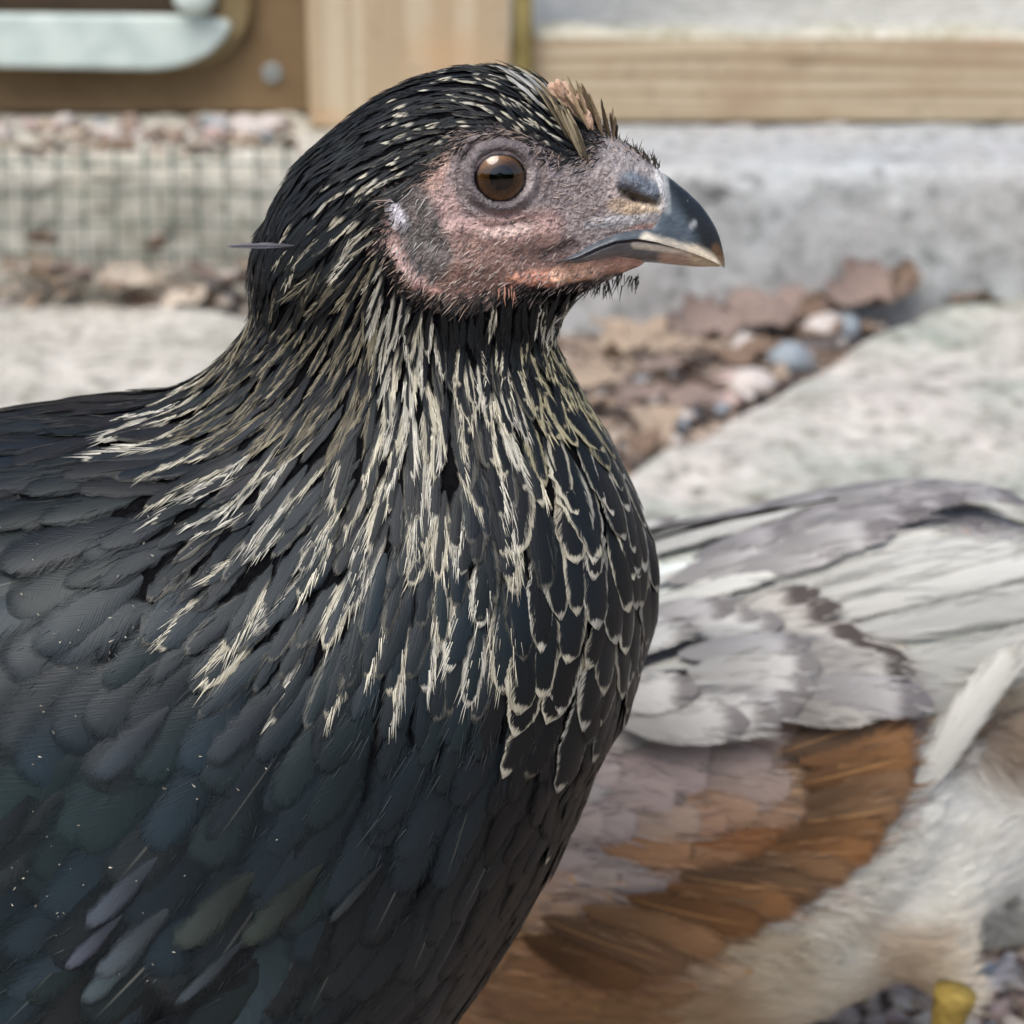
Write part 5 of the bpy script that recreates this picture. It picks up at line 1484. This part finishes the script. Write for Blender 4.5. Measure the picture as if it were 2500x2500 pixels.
# bristles on the bare face, chin tuft
def bristles():
    P, Nn = surface_samples(_V, np.array([p.vertices[:4] if len(p.vertices) == 4 else (*p.vertices[:3], p.vertices[0]) for p in hme.polygons]), lambda c: (c[:, 1] < HY) & (c[:, 0] > S(900, 0)[0]) & (c[:, 2] > S(0, 760)[1]), 3400)
    q, _ = project(P)
    er = np.linalg.norm(q - EYE, axis=1)
    ok = in_poly(q, FACE) & (er > 96) & ~((q[:, 0] > 1500) & (q[:, 1] > 400)) & ~((q[:, 0] > 1400) & (q[:, 1] > 545) & (q[:, 1] < 650))
    ear = cap_dist(q, (985, 500, 1045, 620)) < 62
    P, Nn, q, ear = P[ok], Nn[ok], q[ok], ear[ok]
    n = len(P)
    bx = np.where(q[:, 1] > 560, -0.75, -0.85) + RNG.normal(0, .2, n); by = np.where(q[:, 1] > 560, 0.5, -0.1 + 0.5 * (q[:, 0] < 1150)) + RNG.normal(0, .25, n)
    by = np.where(ear, 0.9, by)
    D = bx[:, None] * np.array([1, 0, 0]) - by[:, None] * _U
    D = D - Nn * (D * Nn).sum(1)[:, None]; D /= np.linalg.norm(D, axis=1)[:, None]
    D = D + Nn * RNG.uniform(.08, .4, n)[:, None]; D /= np.linalg.norm(D, axis=1)[:, None]
    L = RNG.uniform(8, 24, n) * MPX; L = np.where(ear, L * 1.5, L)
    pale = RNG.random(n)
    C = np.where((pale < 0.6)[:, None], np.array(srgb(188, 172, 162)), np.array(srgb(104, 92, 90))) * RNG.uniform(.7, 1.2, n)[:, None]
    C = np.where(ear[:, None], np.where((pale < .4)[:, None], np.array(srgb(168, 168, 164)), np.array(srgb(66, 66, 66))), C)
    strands('bristles', P, D, L, RNG.uniform(1.8, 3.4, n) * MPX, C, M_STRAND, hen)
    P2, N2 = surface_samples(_V, np.array([p.vertices[:4] if len(p.vertices) == 4 else (*p.vertices[:3], p.vertices[0]) for p in hme.polygons]), lambda c: (c[:, 1] < HY) & (c[:, 0] > S(900, 0)[0]) & (c[:, 2] > S(0, 760)[1]), 16000)
    q2, _ = project(P2)
    ed = np.min([cap_dist(q2, (*FEATHER_HOLE[i], *FEATHER_HOLE[i + 1])) for i in list(range(2, 8)) + list(range(10, 17))], axis=0)
    ok = (ed < 26) & (RNG.random(len(P2)) < 1 - ed / 30) & (np.linalg.norm(q2 - EYE, axis=1) > 100)
    P2, N2, q2 = P2[ok], N2[ok], q2[ok]; n2 = len(P2)
    D2 = np.array([-.8, 0, 0]) - _U * np.where(q2[:, 1] > 560, .8, .25)[:, None] + RNG.normal(0, .2, (n2, 3))
    D2 = D2 - N2 * (D2 * N2).sum(1)[:, None]; D2 /= np.linalg.norm(D2, axis=1)[:, None]; D2 += N2 * .12
    C2 = np.where((RNG.random(n2) < .25)[:, None], np.array(srgb(150, 134, 122)), np.array(srgb(28, 27, 28)))
    strands('edge_bristles', P2, D2, RNG.uniform(18, 44, n2) * MPX, RNG.uniform(2, 4.5, n2) * MPX, C2, M_STRAND, hen)
    # tuft under the chin and whiskers on the nose bridge
    R, Dd, Ls, Cs = [], [], [], []
    for k in range(170):
        px = rnd.uniform(1250, 1560); py = 712 - (px - 1250) * 0.11 + rnd.uniform(-8, 6)
        x, z = S(px, py); R.append((x, HY + rnd.uniform(-60, 60) * MPX, z)); Dd.append((rnd.uniform(-.5, .25), rnd.uniform(-.2, .2), -1)); Ls.append(rnd.uniform(14, 46)); Cs.append(np.array(srgb(40, 38, 38)) * rnd.uniform(.5, 1.5))
    for k in range(90):
        t = rnd.random(); px = 1470 + 140 * t; py = 322 + 82 * t + rnd.uniform(0, 10)
        x, z = S(px, py); R.append((x, HY + rnd.uniform(-30, 10) * MPX, z)); Dd.append((rnd.uniform(-.5, .2), -.1, 1)); Ls.append(rnd.uniform(14, 40)); Cs.append(np.array(srgb(60, 56, 50)) * rnd.uniform(.5, 1.8))
    for k in range(9):
        px = rnd.uniform(1215, 1260); py = rnd.uniform(690, 708); p, n_ = hit(px, py)
        R.append(tuple(p)); Dd.append((rnd.uniform(-.3, .1), -.25, -1)); Ls.append(rnd.uniform(18, 40)); Cs.append(np.array(srgb(176, 132, 112)))
    Dd = np.array(Dd); Dd /= np.linalg.norm(Dd, axis=1)[:, None]
    strands('chin_tuft', R, Dd, np.array(Ls) * MPX, 3.6 * MPX, np.array(Cs), M_STRAND, hen)
bristles()

# crumbs of dust caught on the wing
def crumbs():
    R, D, L, C = [], [], [], []
    cl = [(70, 1330), (140, 1560), (210, 1590), (330, 1560), (100, 1850), (160, 1700), (400, 1900), (120, 2060), (200, 2120), (350, 2160), (60, 2170), (150, 2230), (220, 1600), (480, 1880), (420, 1340), (60, 1260), (330, 1380), (350, 2400)]
    for k in range(90):
        c = cl[rnd.randrange(len(cl))] if rnd.random() < .75 else (rnd.uniform(0, 700), rnd.uniform(1250, 2200))
        p, n = hit(c[0] + rnd.gauss(0, 40), c[1] + rnd.gauss(0, 40), hen_bvh)
        R.append(np.array(p) + np.array(n) * 0.0019); D.append((rnd.uniform(-1, 1), rnd.uniform(-.3, .3), rnd.uniform(-1, 1))); L.append(rnd.uniform(3, 9) * (2.2 if rnd.random() < .12 else 1)); C.append(np.array(srgb(196, 190, 172)) * rnd.uniform(.3, 1.0))
    D = np.array(D); D /= np.linalg.norm(D, axis=1)[:, None]
    o = strands('dust', R, D, np.array(L) * MPX, np.array([rnd.uniform(1.5, 4) for _ in L]) * MPX, np.array(C), M_STRAND, hen)
    o['label'] = 'pale dust crumbs on the wing feathers'
crumbs()

# legs
M_SHANK_D = mat_plain('slate_shank', srgb(70, 72, 70), 0.6, 0.2, 300, 0.4, 0.6)
M_SHANK_Y = mat_plain('yellow_shank', srgb(172, 150, 78), 0.75, 0.15, 420, 0.3, 1.0, srgb(130, 110, 52))
def leg(x, y, ztop, ground, mat, parent, r=0.0042, lean=0.01, face=1):
    pts = [(x - lean * 2 * face, y, ztop), (x - lean * face, y, ztop * .6 + ground * .4), (x, y, ground + 0.012), (x + .003 * face, y, ground + 0.005)]
    pts = np.array(pts); V = []
    dense = np.array([np.interp(np.linspace(0, 3, 26), range(4), pts[:, k]) for k in range(3)]).T
    rad = [r * (1.6 - 1.0 * min(1, i / 9)) * (1 + 0.05 * (i % 2)) if i < 9 else r * (0.98 + 0.06 * (i % 2)) for i in range(26)]
    lg = put('leg', tube_mesh('leg', dense, rad, 12), mat, parent, smooth=True)
    for a, L in ((0, .042), (.55, .036), (-.55, .036), (3.14, .018)):
        dx, dy = math.cos(a) * face, math.sin(a)
        b = np.array([x, y, ground + 0.007])
        tp = [b, b + np.array([dx * L * .4, dy * L * .4, 0.0005]), b + np.array([dx * L * .8, dy * L * .8, -0.002]), b + np.array([dx * L, dy * L, -0.005])]
        put('toe', tube_mesh('toe', tp, [r * .85, r * .75, r * .6, r * .2], 8), mat, lg, smooth=True)
for sy in (-0.028, 0.028):
    leg(S(150, 0)[0] + sy * .3, HY + sy, 0.125, SLAB_Z if True else 0, M_SHANK_D, hen)
# ------------------------------------------------------------------ the grey and brown hen behind
GY = 0.585
GPX = 1.18e-4
def G(px, py):
    p = at_y(px, py, GY); return p[0], p[2]
def tab_g(rows):
    out = []
    for px, top, bot, hw in rows:
        x, zt = G(px, top); _, zb = G(px, bot)
        out.append((x, zb, zt, hw * GPX))
    return smooth_tab(out)
GBODY = tab_g([(1000, 1950, 2350, 200), (1100, 1750, 2500, 340), (1250, 1560, 2560, 440), (1450, 1420, 2560, 490), (1600, 1370, 2520, 500), (1800, 1320, 2500, 490), (2000, 1280, 2440, 470), (2200, 1250, 2360, 410),
               (2400, 1260, 2250, 320), (2600, 1350, 2100, 220), (2760, 1480, 1720, 80)])
fg = loft_field(GBODY)
def ell(cx, cy, w, ax, ay, aw, rot):
    x0, z0 = G(cx, cy)
    ca, sa = math.cos(rot), math.sin(rot)
    def f(x, y, z):
        u = (x - x0) * ca + (z - z0) * sa; v = -(x - x0) * sa + (z - z0) * ca
        out = 1e9
        for s in (-1, 1):
            q = np.sqrt((u / (ax * GPX)) ** 2 + (v / (ay * GPX)) ** 2 + ((y - GY - s * w * GPX) / (aw * GPX)) ** 2)
            out = np.minimum(out, (q - 1) * min(ax, ay, aw) * GPX)
        return out
    return f
wing = ell(1640, 1880, 350, 640, 430, 215, 0.40)
def capsule(p0, p1, r0, r1, y0=0.0):
    a = np.array([*G(*p0)]); b = np.array([*G(*p1)])
    def f(x, y, z):
        t = np.clip(((x - a[0]) * (b[0] - a[0]) + (z - a[1]) * (b[1] - a[1])) / ((b - a) @ (b - a)), 0, 1)
        return np.sqrt((x - a[0] - t * (b[0] - a[0])) ** 2 + (z - a[1] - t * (b[1] - a[1])) ** 2 + (y - GY - y0) ** 2) - (r0 + (r1 - r0) * t) * GPX
    return f
gneck = capsule((1220, 2050), (820, 2440), 250, 130); ghead = capsule((830, 2430), (700, 2560), 120, 90)
gthigh = capsule((2180, 2080), (2290, 2300), 130, 50, -0.028); gthigh2 = capsule((2120, 2080), (2200, 2300), 130, 50, 0.028)
def grey_field(x, y, z):
    d = smin(fg(x, z, y - GY), wing(x, y, z), 0.003)
    d = smin(d, smin(gneck(x, y, z), ghead(x, y, z), 0.01), 0.02)
    return smin(d, np.minimum(gthigh(x, y, z), gthigh2(x, y, z)), 0.012)
gx0, _ = G(560, 2500); gx1, _ = G(2820, 1700); _, gz0 = G(1400, 2760); _, gz1 = G(2000, 1200)
GV, GF = surface_nets(grey_field, (gx0, GY - 0.075, gz0), (gx1, GY + 0.075, gz1), 0.0022)
grey = empty('grey_hen', (G(1900, 0)[0], GY, 0.0))
tag(grey, 'grey, white and chestnut hen bending down behind the black hen', 'hen')
gme = mesh_np('body', GV, GF)
GC = [(1550, 1750, 150, 145, 143), (1400, 1950, 138, 133, 132), (1480, 2100, 138, 131, 130), (1700, 1500, 200, 205, 200), (1650, 1650, 176, 178, 178), (1850, 1640, 178, 176, 172), (2000, 1800, 132, 96, 64), (2120, 1950, 116, 86, 56), (2150, 1760, 124, 94, 74),
      (1900, 2100, 124, 82, 44), (1700, 2150, 130, 90, 52), (1900, 1700, 150, 118, 96), (1750, 1950, 136, 110, 92), (1600, 2250, 140, 102, 66), (1600, 1880, 136, 126, 126), (1400, 2350, 176, 138, 98), (1200, 2450, 180, 140, 104), (1600, 2420, 164, 128, 90),
      (2000, 2250, 232, 232, 220), (2350, 2000, 236, 238, 230), (2200, 2150, 234, 235, 226), (1800, 2400, 214, 202, 176), (2250, 2260, 206, 196, 178), (2430, 1780, 120, 108, 92), (2400, 1500, 200, 203, 192), (2100, 1450, 200, 200, 186), (1900, 1300, 152, 150, 152), (2350, 1230, 138, 136, 139),  # dark point at the right: shade below the flights, partly brown, put into colour
      (900, 2400, 160, 120, 80)]
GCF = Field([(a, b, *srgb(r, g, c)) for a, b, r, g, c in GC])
gpj, _ = project(GV)
FLX, FLY = [1300, 1600, 1850, 2060, 2170, 2215, 2240, 2300, 2560], [2560, 2400, 2250, 2120, 2010, 1920, 1840, 1790, 1740]
FCF = Field([(x, y, *srgb(*c)) for x, y, c in ((2350, 2000, (240, 242, 234)), (2200, 2180, (238, 238, 228)), (2050, 2300, (236, 234, 220)), (1900, 2380, (222, 212, 188)), (1700, 2460, (200, 176, 142)), (2190, 2330, (206, 190, 166)), (2480, 1800, (150, 134, 116)), (2450, 2100, (238, 240, 232)), (1500, 2520, (186, 150, 112)))])  # darker point at the right carries the same painted shade
fl_m = gpj[:, 1] > np.interp(gpj[:, 0], FLX, FLY)
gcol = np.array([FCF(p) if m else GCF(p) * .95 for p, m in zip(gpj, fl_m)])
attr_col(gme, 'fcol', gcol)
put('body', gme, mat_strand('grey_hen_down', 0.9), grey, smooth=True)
grey_bvh = BVHTree.FromPolygons([Vector(v) for v in GV], [tuple(f) for f in GF])
gp = Plumage(grey_bvh)
M_PLUME_G = mat_plumage('grey_plumage', 0.62, 0.7, 0.3, (1, 1, 1), 0.62)
# direction, length, width, round, pale, lace, shaft
GD = Field([(1550, 1750, 1, .05, 260, 150, .75, .3, .15, .1), (1400, 1950, 1, .15, 260, 150, .75, .3, .15, .3), (1500, 2150, 1, .12, 250, 140, .7, .2, .1, .4), (1650, 1650, 1, -.05, 260, 120, .8, .2, .1, .05), (2000, 1780, 1, -.02, 280, 120, .7, 0, .1, .8), (2100, 1950, 1, -.1, 240, 110, .7, 0, .1, .6),
            (1900, 2100, 1, .1, 270, 120, .7, 0, .1, .9), (1700, 2150, 1, .15, 270, 120, .7, .1, .1, .9), (1600, 2300, 1, .05, 280, 120, .6, .1, .1, .5), (1400, 2350, 1, -.05, 280, 110, .6, .8, .16, .4), (1200, 2450, 1, -.2, 280, 110, .6, .6, .16, .4),
            (2000, 2250, .9, .2, 160, 80, .3, 0, .1, 0), (2350, 2000, .9, -.2, 170, 80, .3, 0, .1, 0), (1800, 2400, .9, .1, 200, 90, .35, 0, .1, 0), (2400, 1500, .9, -.4, 220, 90, .7, 0, .1, 0), (1900, 1300, 1, -.15, 260, 120, .8, 0, .1, 0), (800, 2400, .6, -.7, 100, 50, .5, 0, .1, 0)])
def plant_grey(n):
    P, Nn = surface_samples(GV, GF, lambda c: c[:, 1] < GY + 0.001, n)
    q, _ = project(P)
    vals = np.array([GD(p) for p in q])
    rad = np.sqrt(vals[:, 2] * 0.28 * vals[:, 3] * 0.5) * GPX
    for i in darts(P, rad):
        dx, dy, L, W, rr, pale, lace, sh = vals[i]
        if q[i][1] > -20 + np.interp(q[i][0], FLX, FLY): continue
        d = img_dir(dx, dy); nv = Nn[i]
        d = d - nv * np.dot(d, nv); d /= np.linalg.norm(d) + 1e-9
        a = RNG.normal(0, .1); d = d * math.cos(a) + np.cross(nv, d) * math.sin(a)
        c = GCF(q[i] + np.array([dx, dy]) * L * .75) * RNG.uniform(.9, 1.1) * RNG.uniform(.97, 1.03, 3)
        x, y = q[i]
        if pale > .5: e = np.array(srgb(208, 172, 116))
        elif x < 1750 and y < 2150: e = c * 0.45
        else: e = np.array(srgb(214, 168, 112))
        pal = .8 if (RNG.random() < pale) else 0
        if 1500 < x < 2000 and 1650 < y < 2250 and RNG.random() < .22: c = c * .6 + np.array(srgb(150, 146, 148)) * .4
        gp.add(P[i], d, L * GPX * RNG.uniform(.85, 1.15), W * GPX * RNG.uniform(.85, 1.15), rr, (0.0003, 0.0009), c, pal, e, lace * RNG.uniform(.7, 1.3), .2, sh * (RNG.random() < .7), 0.08)
plant_grey(16000)
def own2(x1, y1, x2, y2, W, c, e=None, lace=.1, pale=0.0, tip=False, lift=0.002, shape=.8, hug=1.0):
    p, n = hit(x1, y1, grey_bvh)
    d = img_dir(x2 - x1, y2 - y1)
    L = math.hypot(x2 - x1, y2 - y1) * GPX
    gp.add(p, d, L, W * GPX, shape, (lift, lift + 0.0012), srgb(*c), pale, srgb(*(e or c)), lace, .2, -1.0 if tip else 0.15, 0.05, hug=hug)
WH = (192, 193, 187)
own = None
FIRST_OWN = len(gp.V)
# long flight feathers of the folded wing, lowest first
p_, n_ = hit(2150, 2040, grey_bvh)
gp.add(p_ + Vector((0, -.0005, 0)), img_dir(300, -420), 540 * GPX, 120 * GPX, .7, (.001, .002), srgb(*WH), .4, srgb(150, 146, 130), .1, .2, .1, .05, nrm=(0, -1, .25), hug=0.0)
FL = [(2120, 1780, 2760, 1500, 125), (2080, 1715, 2760, 1430, 125), (2020, 1650, 2750, 1360, 120), (1960, 1590, 2740, 1300, 115), (1880, 1560, 2620, 1270, 95), (1800, 1540, 2500, 1280, 82),
      (1720, 1520, 2400, 1290, 74), (1640, 1490, 2300, 1310, 70), (1580, 1450, 2170, 1330, 70), (1540, 1400, 1980, 1310, 80), (1540, 1360, 1920, 1280, 80), (1560, 1520, 1920, 1430, 80), (1550, 1580, 1900, 1500, 80)]
for i, (x1, y1, x2, y2, W) in enumerate(FL):
    k = .9 + .1 * ((i * 37 % 10) / 10)
    own2(x1, y1, x2, y2, W, tuple(int(v * k) for v in WH), (140, 136, 122), .14, .45, False, 0.0014 + 0.0003 * i, .72)
# grey secondary coverts over the back
for i, (x1, y1, x2, y2, W) in enumerate([(1640, 1450, 1960, 1380, 120), (1700, 1400, 1950, 1310, 100), (1780, 1430, 2090, 1330, 150), (1840, 1350, 2120, 1270, 120), (1880, 1390, 2180, 1320, 130), (1960, 1330, 2260, 1300, 150), (2020, 1290, 2300, 1240, 120), (2080, 1290, 2340, 1265, 130), (2150, 1260, 2420, 1215, 120), (2200, 1260, 2480, 1230, 120), (2330, 1230, 2640, 1250, 110)]):
    own2(x1, y1, x2, y2, W, (142, 140, 140) if i % 2 else (158, 156, 154), (104, 100, 104), .5, .85, True, 0.0050 + 0.0003 * i, .85)
# pale and dark tipped coverts in two rows
TIPS = [(1985, 1478), (2030, 1500), (2075, 1522), (2115, 1545), (2160, 1566), (2196, 1590), (2205, 1622), (2196, 1655), (2180, 1690), (2150, 1725)]
for i, (tx, ty) in enumerate(TIPS):
    a = -.30 + .20 * i / 9; L = 330 - 8 * i
    own2(tx - L, ty - L * a, tx, ty, 96, (160, 157, 151), (60, 51, 49), .46, .95, True, 0.0056 + 0.0002 * i, .9)
for i, (tx, ty) in enumerate([(1790, 1545), (1850, 1580), (1900, 1598), (1945, 1625), (1965, 1660), (1955, 1700), (1920, 1735), (1870, 1765), (1800, 1780), (1700, 1640), (1720, 1700), (1700, 1760)]):
    own2(tx - 280, ty + 30 - 4 * i, tx, ty, 118, (164, 164, 160) if i % 3 else (146, 145, 144), (96, 90, 91), .34, .8, True, 0.0066 + 0.0002 * i, .8)
# chestnut feathers along the lower wing edge, standing off the fluff
for i, (tx, ty) in enumerate([(1560, 2395), (1660, 2355), (1750, 2310), (1840, 2260), (1920, 2215), (1990, 2175), (2055, 2130), (2110, 2080), (2155, 2030), (2190, 1975), (2212, 1915), (2222, 1850), (2215, 1785), (2200, 1735)]):
    a = .45 - .06 * i; L = 300
    k_ = RNG.uniform(.8, 1.15)
    cc = [(126, 92, 60), (118, 92, 68), (130, 100, 72), (120, 86, 54)][i % 4]
    own2(tx - L * k_, ty - L * k_ * a, tx + rnd.uniform(-12, 12), ty, 150, tuple(int(v * (.82 + .2 * ((i * 7) % 5) / 4)) for v in cc), (206, 160, 104), .1, 0.0, False, 0.003, .85)
    gp.misc[-1][:, 2] = .5 * (i % 2)
gi = np.arange(len(gp.V))
for i in gi[FIRST_OWN:]:
    put('feather', gp.mesh('feather', [i]), M_PLUME_G, grey)
cpg, _ = project(np.array([v.mean(0) for v in gp.V]))
vis = (cpg[:, 0] > 1100) & (cpg[:, 0] < 2560) & (cpg[:, 1] < 2560) & (gi < FIRST_OWN)
bigg = [i for i in np.argsort(-np.array(gp.size) * vis) if vis[i]][:300 - (len(gp.V) - FIRST_OWN)]
for i in bigg:
    put('feather', gp.mesh('feather', [i]), M_PLUME_G, grey)
bs = set(bigg)
o = put('plumage', gp.mesh('plumage', [i for i in gi[:FIRST_OWN] if i not in bs]), M_PLUME_G, grey); o['kind'] = 'stuff'; o['label'] = 'small soft body feathers'
o = put('plumage', gp.mesh('plumage', list(gi), mirror_y=GY), M_PLUME_G, grey); o['kind'] = 'stuff'; o['label'] = 'feathers of the side away from the camera'
def grey_barbs():
    R, D, L, W, C = [], [], [], [], []
    for i in gi:
        if i < FIRST_OWN and not vis[i]: continue
        P, d, Lf = gp.barbs(i, 16)
        R.append(P); D.append(d); L.append(Lf * RNG.uniform(.12, .3, 16)); W.append(RNG.uniform(3, 6, 16) * GPX); C.append(np.array(gp.col[i][0][:3])[None] * RNG.uniform(.75, 1.25, (16, 1)))
    strands('barbs', *[np.concatenate(a) for a in (R, D, L, W, C)], M_STRAND, grey, 0.12)
grey_barbs()
# white fluff on thigh and vent
def fluff():
    P, Nn = surface_samples(GV, GF, lambda c: c[:, 1] < GY + 0.03, 90000)
    q, _ = project(P)
    line = np.interp(q[:, 0], FLX, FLY)
    ok = (q[:, 1] > line) & (q[:, 0] > 1500)
    P, Nn, q = P[ok][:16000], Nn[ok][:16000], q[ok][:16000]; n = len(P)
    ang = -0.15 + 0.55 * np.sin(q[:, 0] * .013 + 1.7 * np.sin(q[:, 1] * .011)) + 0.4 * np.sin(q[:, 1] * .019 + q[:, 0] * .004) + RNG.normal(0, .16, n)
    D = np.array([1, 0, 0]) * np.cos(ang)[:, None] + _U * np.sin(-ang)[:, None]
    D = D - Nn * (D * Nn).sum(1)[:, None]; D /= np.linalg.norm(D, axis=1)[:, None]
    D = D + Nn * RNG.uniform(.02, .16, n)[:, None]; D /= np.linalg.norm(D, axis=1)[:, None]
    C = np.array([FCF(p) for p in q]) * RNG.uniform(.95, 1.12, n)[:, None]
    strands('fluff', P, D, RNG.uniform(40, 90, n) * GPX, RNG.uniform(1.6, 3.2, n) * GPX, np.minimum(C, .9), M_STRAND, grey, 0.15)
fluff()
lx, _ = G(2318, 2400)
leg(at_y(2262, 2450, 0.54)[0], 0.54, 0.06, 0.004, M_SHANK_Y, grey, 0.0038, 0.004, -1)
leg(at_y(2322, 2450, 0.552)[0] - 0.03, 0.62, 0.06, 0.004, M_SHANK_Y, grey, 0.0044, 0.004, -1)
def grey_beak():
    a = np.array(at_y(700, 2560, GY)); b = a + np.array([-0.012, 0, -0.02])
    put('beak', tube_mesh('beak', [a, a * .5 + b * .5, b], [0.008, 0.005, 0.0006], 12), M_SHANK_Y, grey, smooth=True)
grey_beak()
# ------------------------------------------------------------------ unseen greenery, added behind the camera to shape the eye's reflection
def added_hedge():
    root = empty('hedge', (0, -3.2, 0))
    mt = mat_plain('hedge_leaf', srgb(74, 92, 50), 0.6, 0.25, 30, 0.4, 0.2)
    n = 7000
    P = np.stack([RNG.uniform(-5, 5, n), -3.2 + RNG.normal(0, .22, n), RNG.uniform(0.0, 1.0, n) ** .8 * 1.3], 1)
    P[:, 2] *= 0.85 + 0.2 * np.sin(P[:, 0] * 2.3) * np.sin(P[:, 0] * 0.9 + 1)
    a = RNG.standard_normal((n, 3)); a /= np.linalg.norm(a, axis=1)[:, None]
    b = np.cross(a, RNG.standard_normal((n, 3))); b /= np.linalg.norm(b, axis=1)[:, None]
    L = RNG.uniform(.06, .13, n)[:, None]
    V = np.stack([P - a * L, P + b * L * .45, P + a * L, P - b * L * .45], 1).reshape(-1, 3)
    Fq = np.arange(4 * n).reshape(-1, 4)
    o = put('leaves', mesh_np('leaves', V, Fq), mt, root); o['kind'] = 'stuff'
    for k in range(12):
        x = -4.8 + k * .87
        put('stem', tube_mesh('stem', [(x, -3.2, 0), (x + .05, -3.18, .55), (x - .03, -3.22, 1.05)], [.03, .022, .008], 8), mat_plain('hedge_bark', srgb(80, 66, 50)) if k == 0 else bpy.data.materials['hedge_bark'], root)
    tag(root, 'green leafy hedge behind the camera, mirrored in the hen eye', 'hedge')
added_hedge()
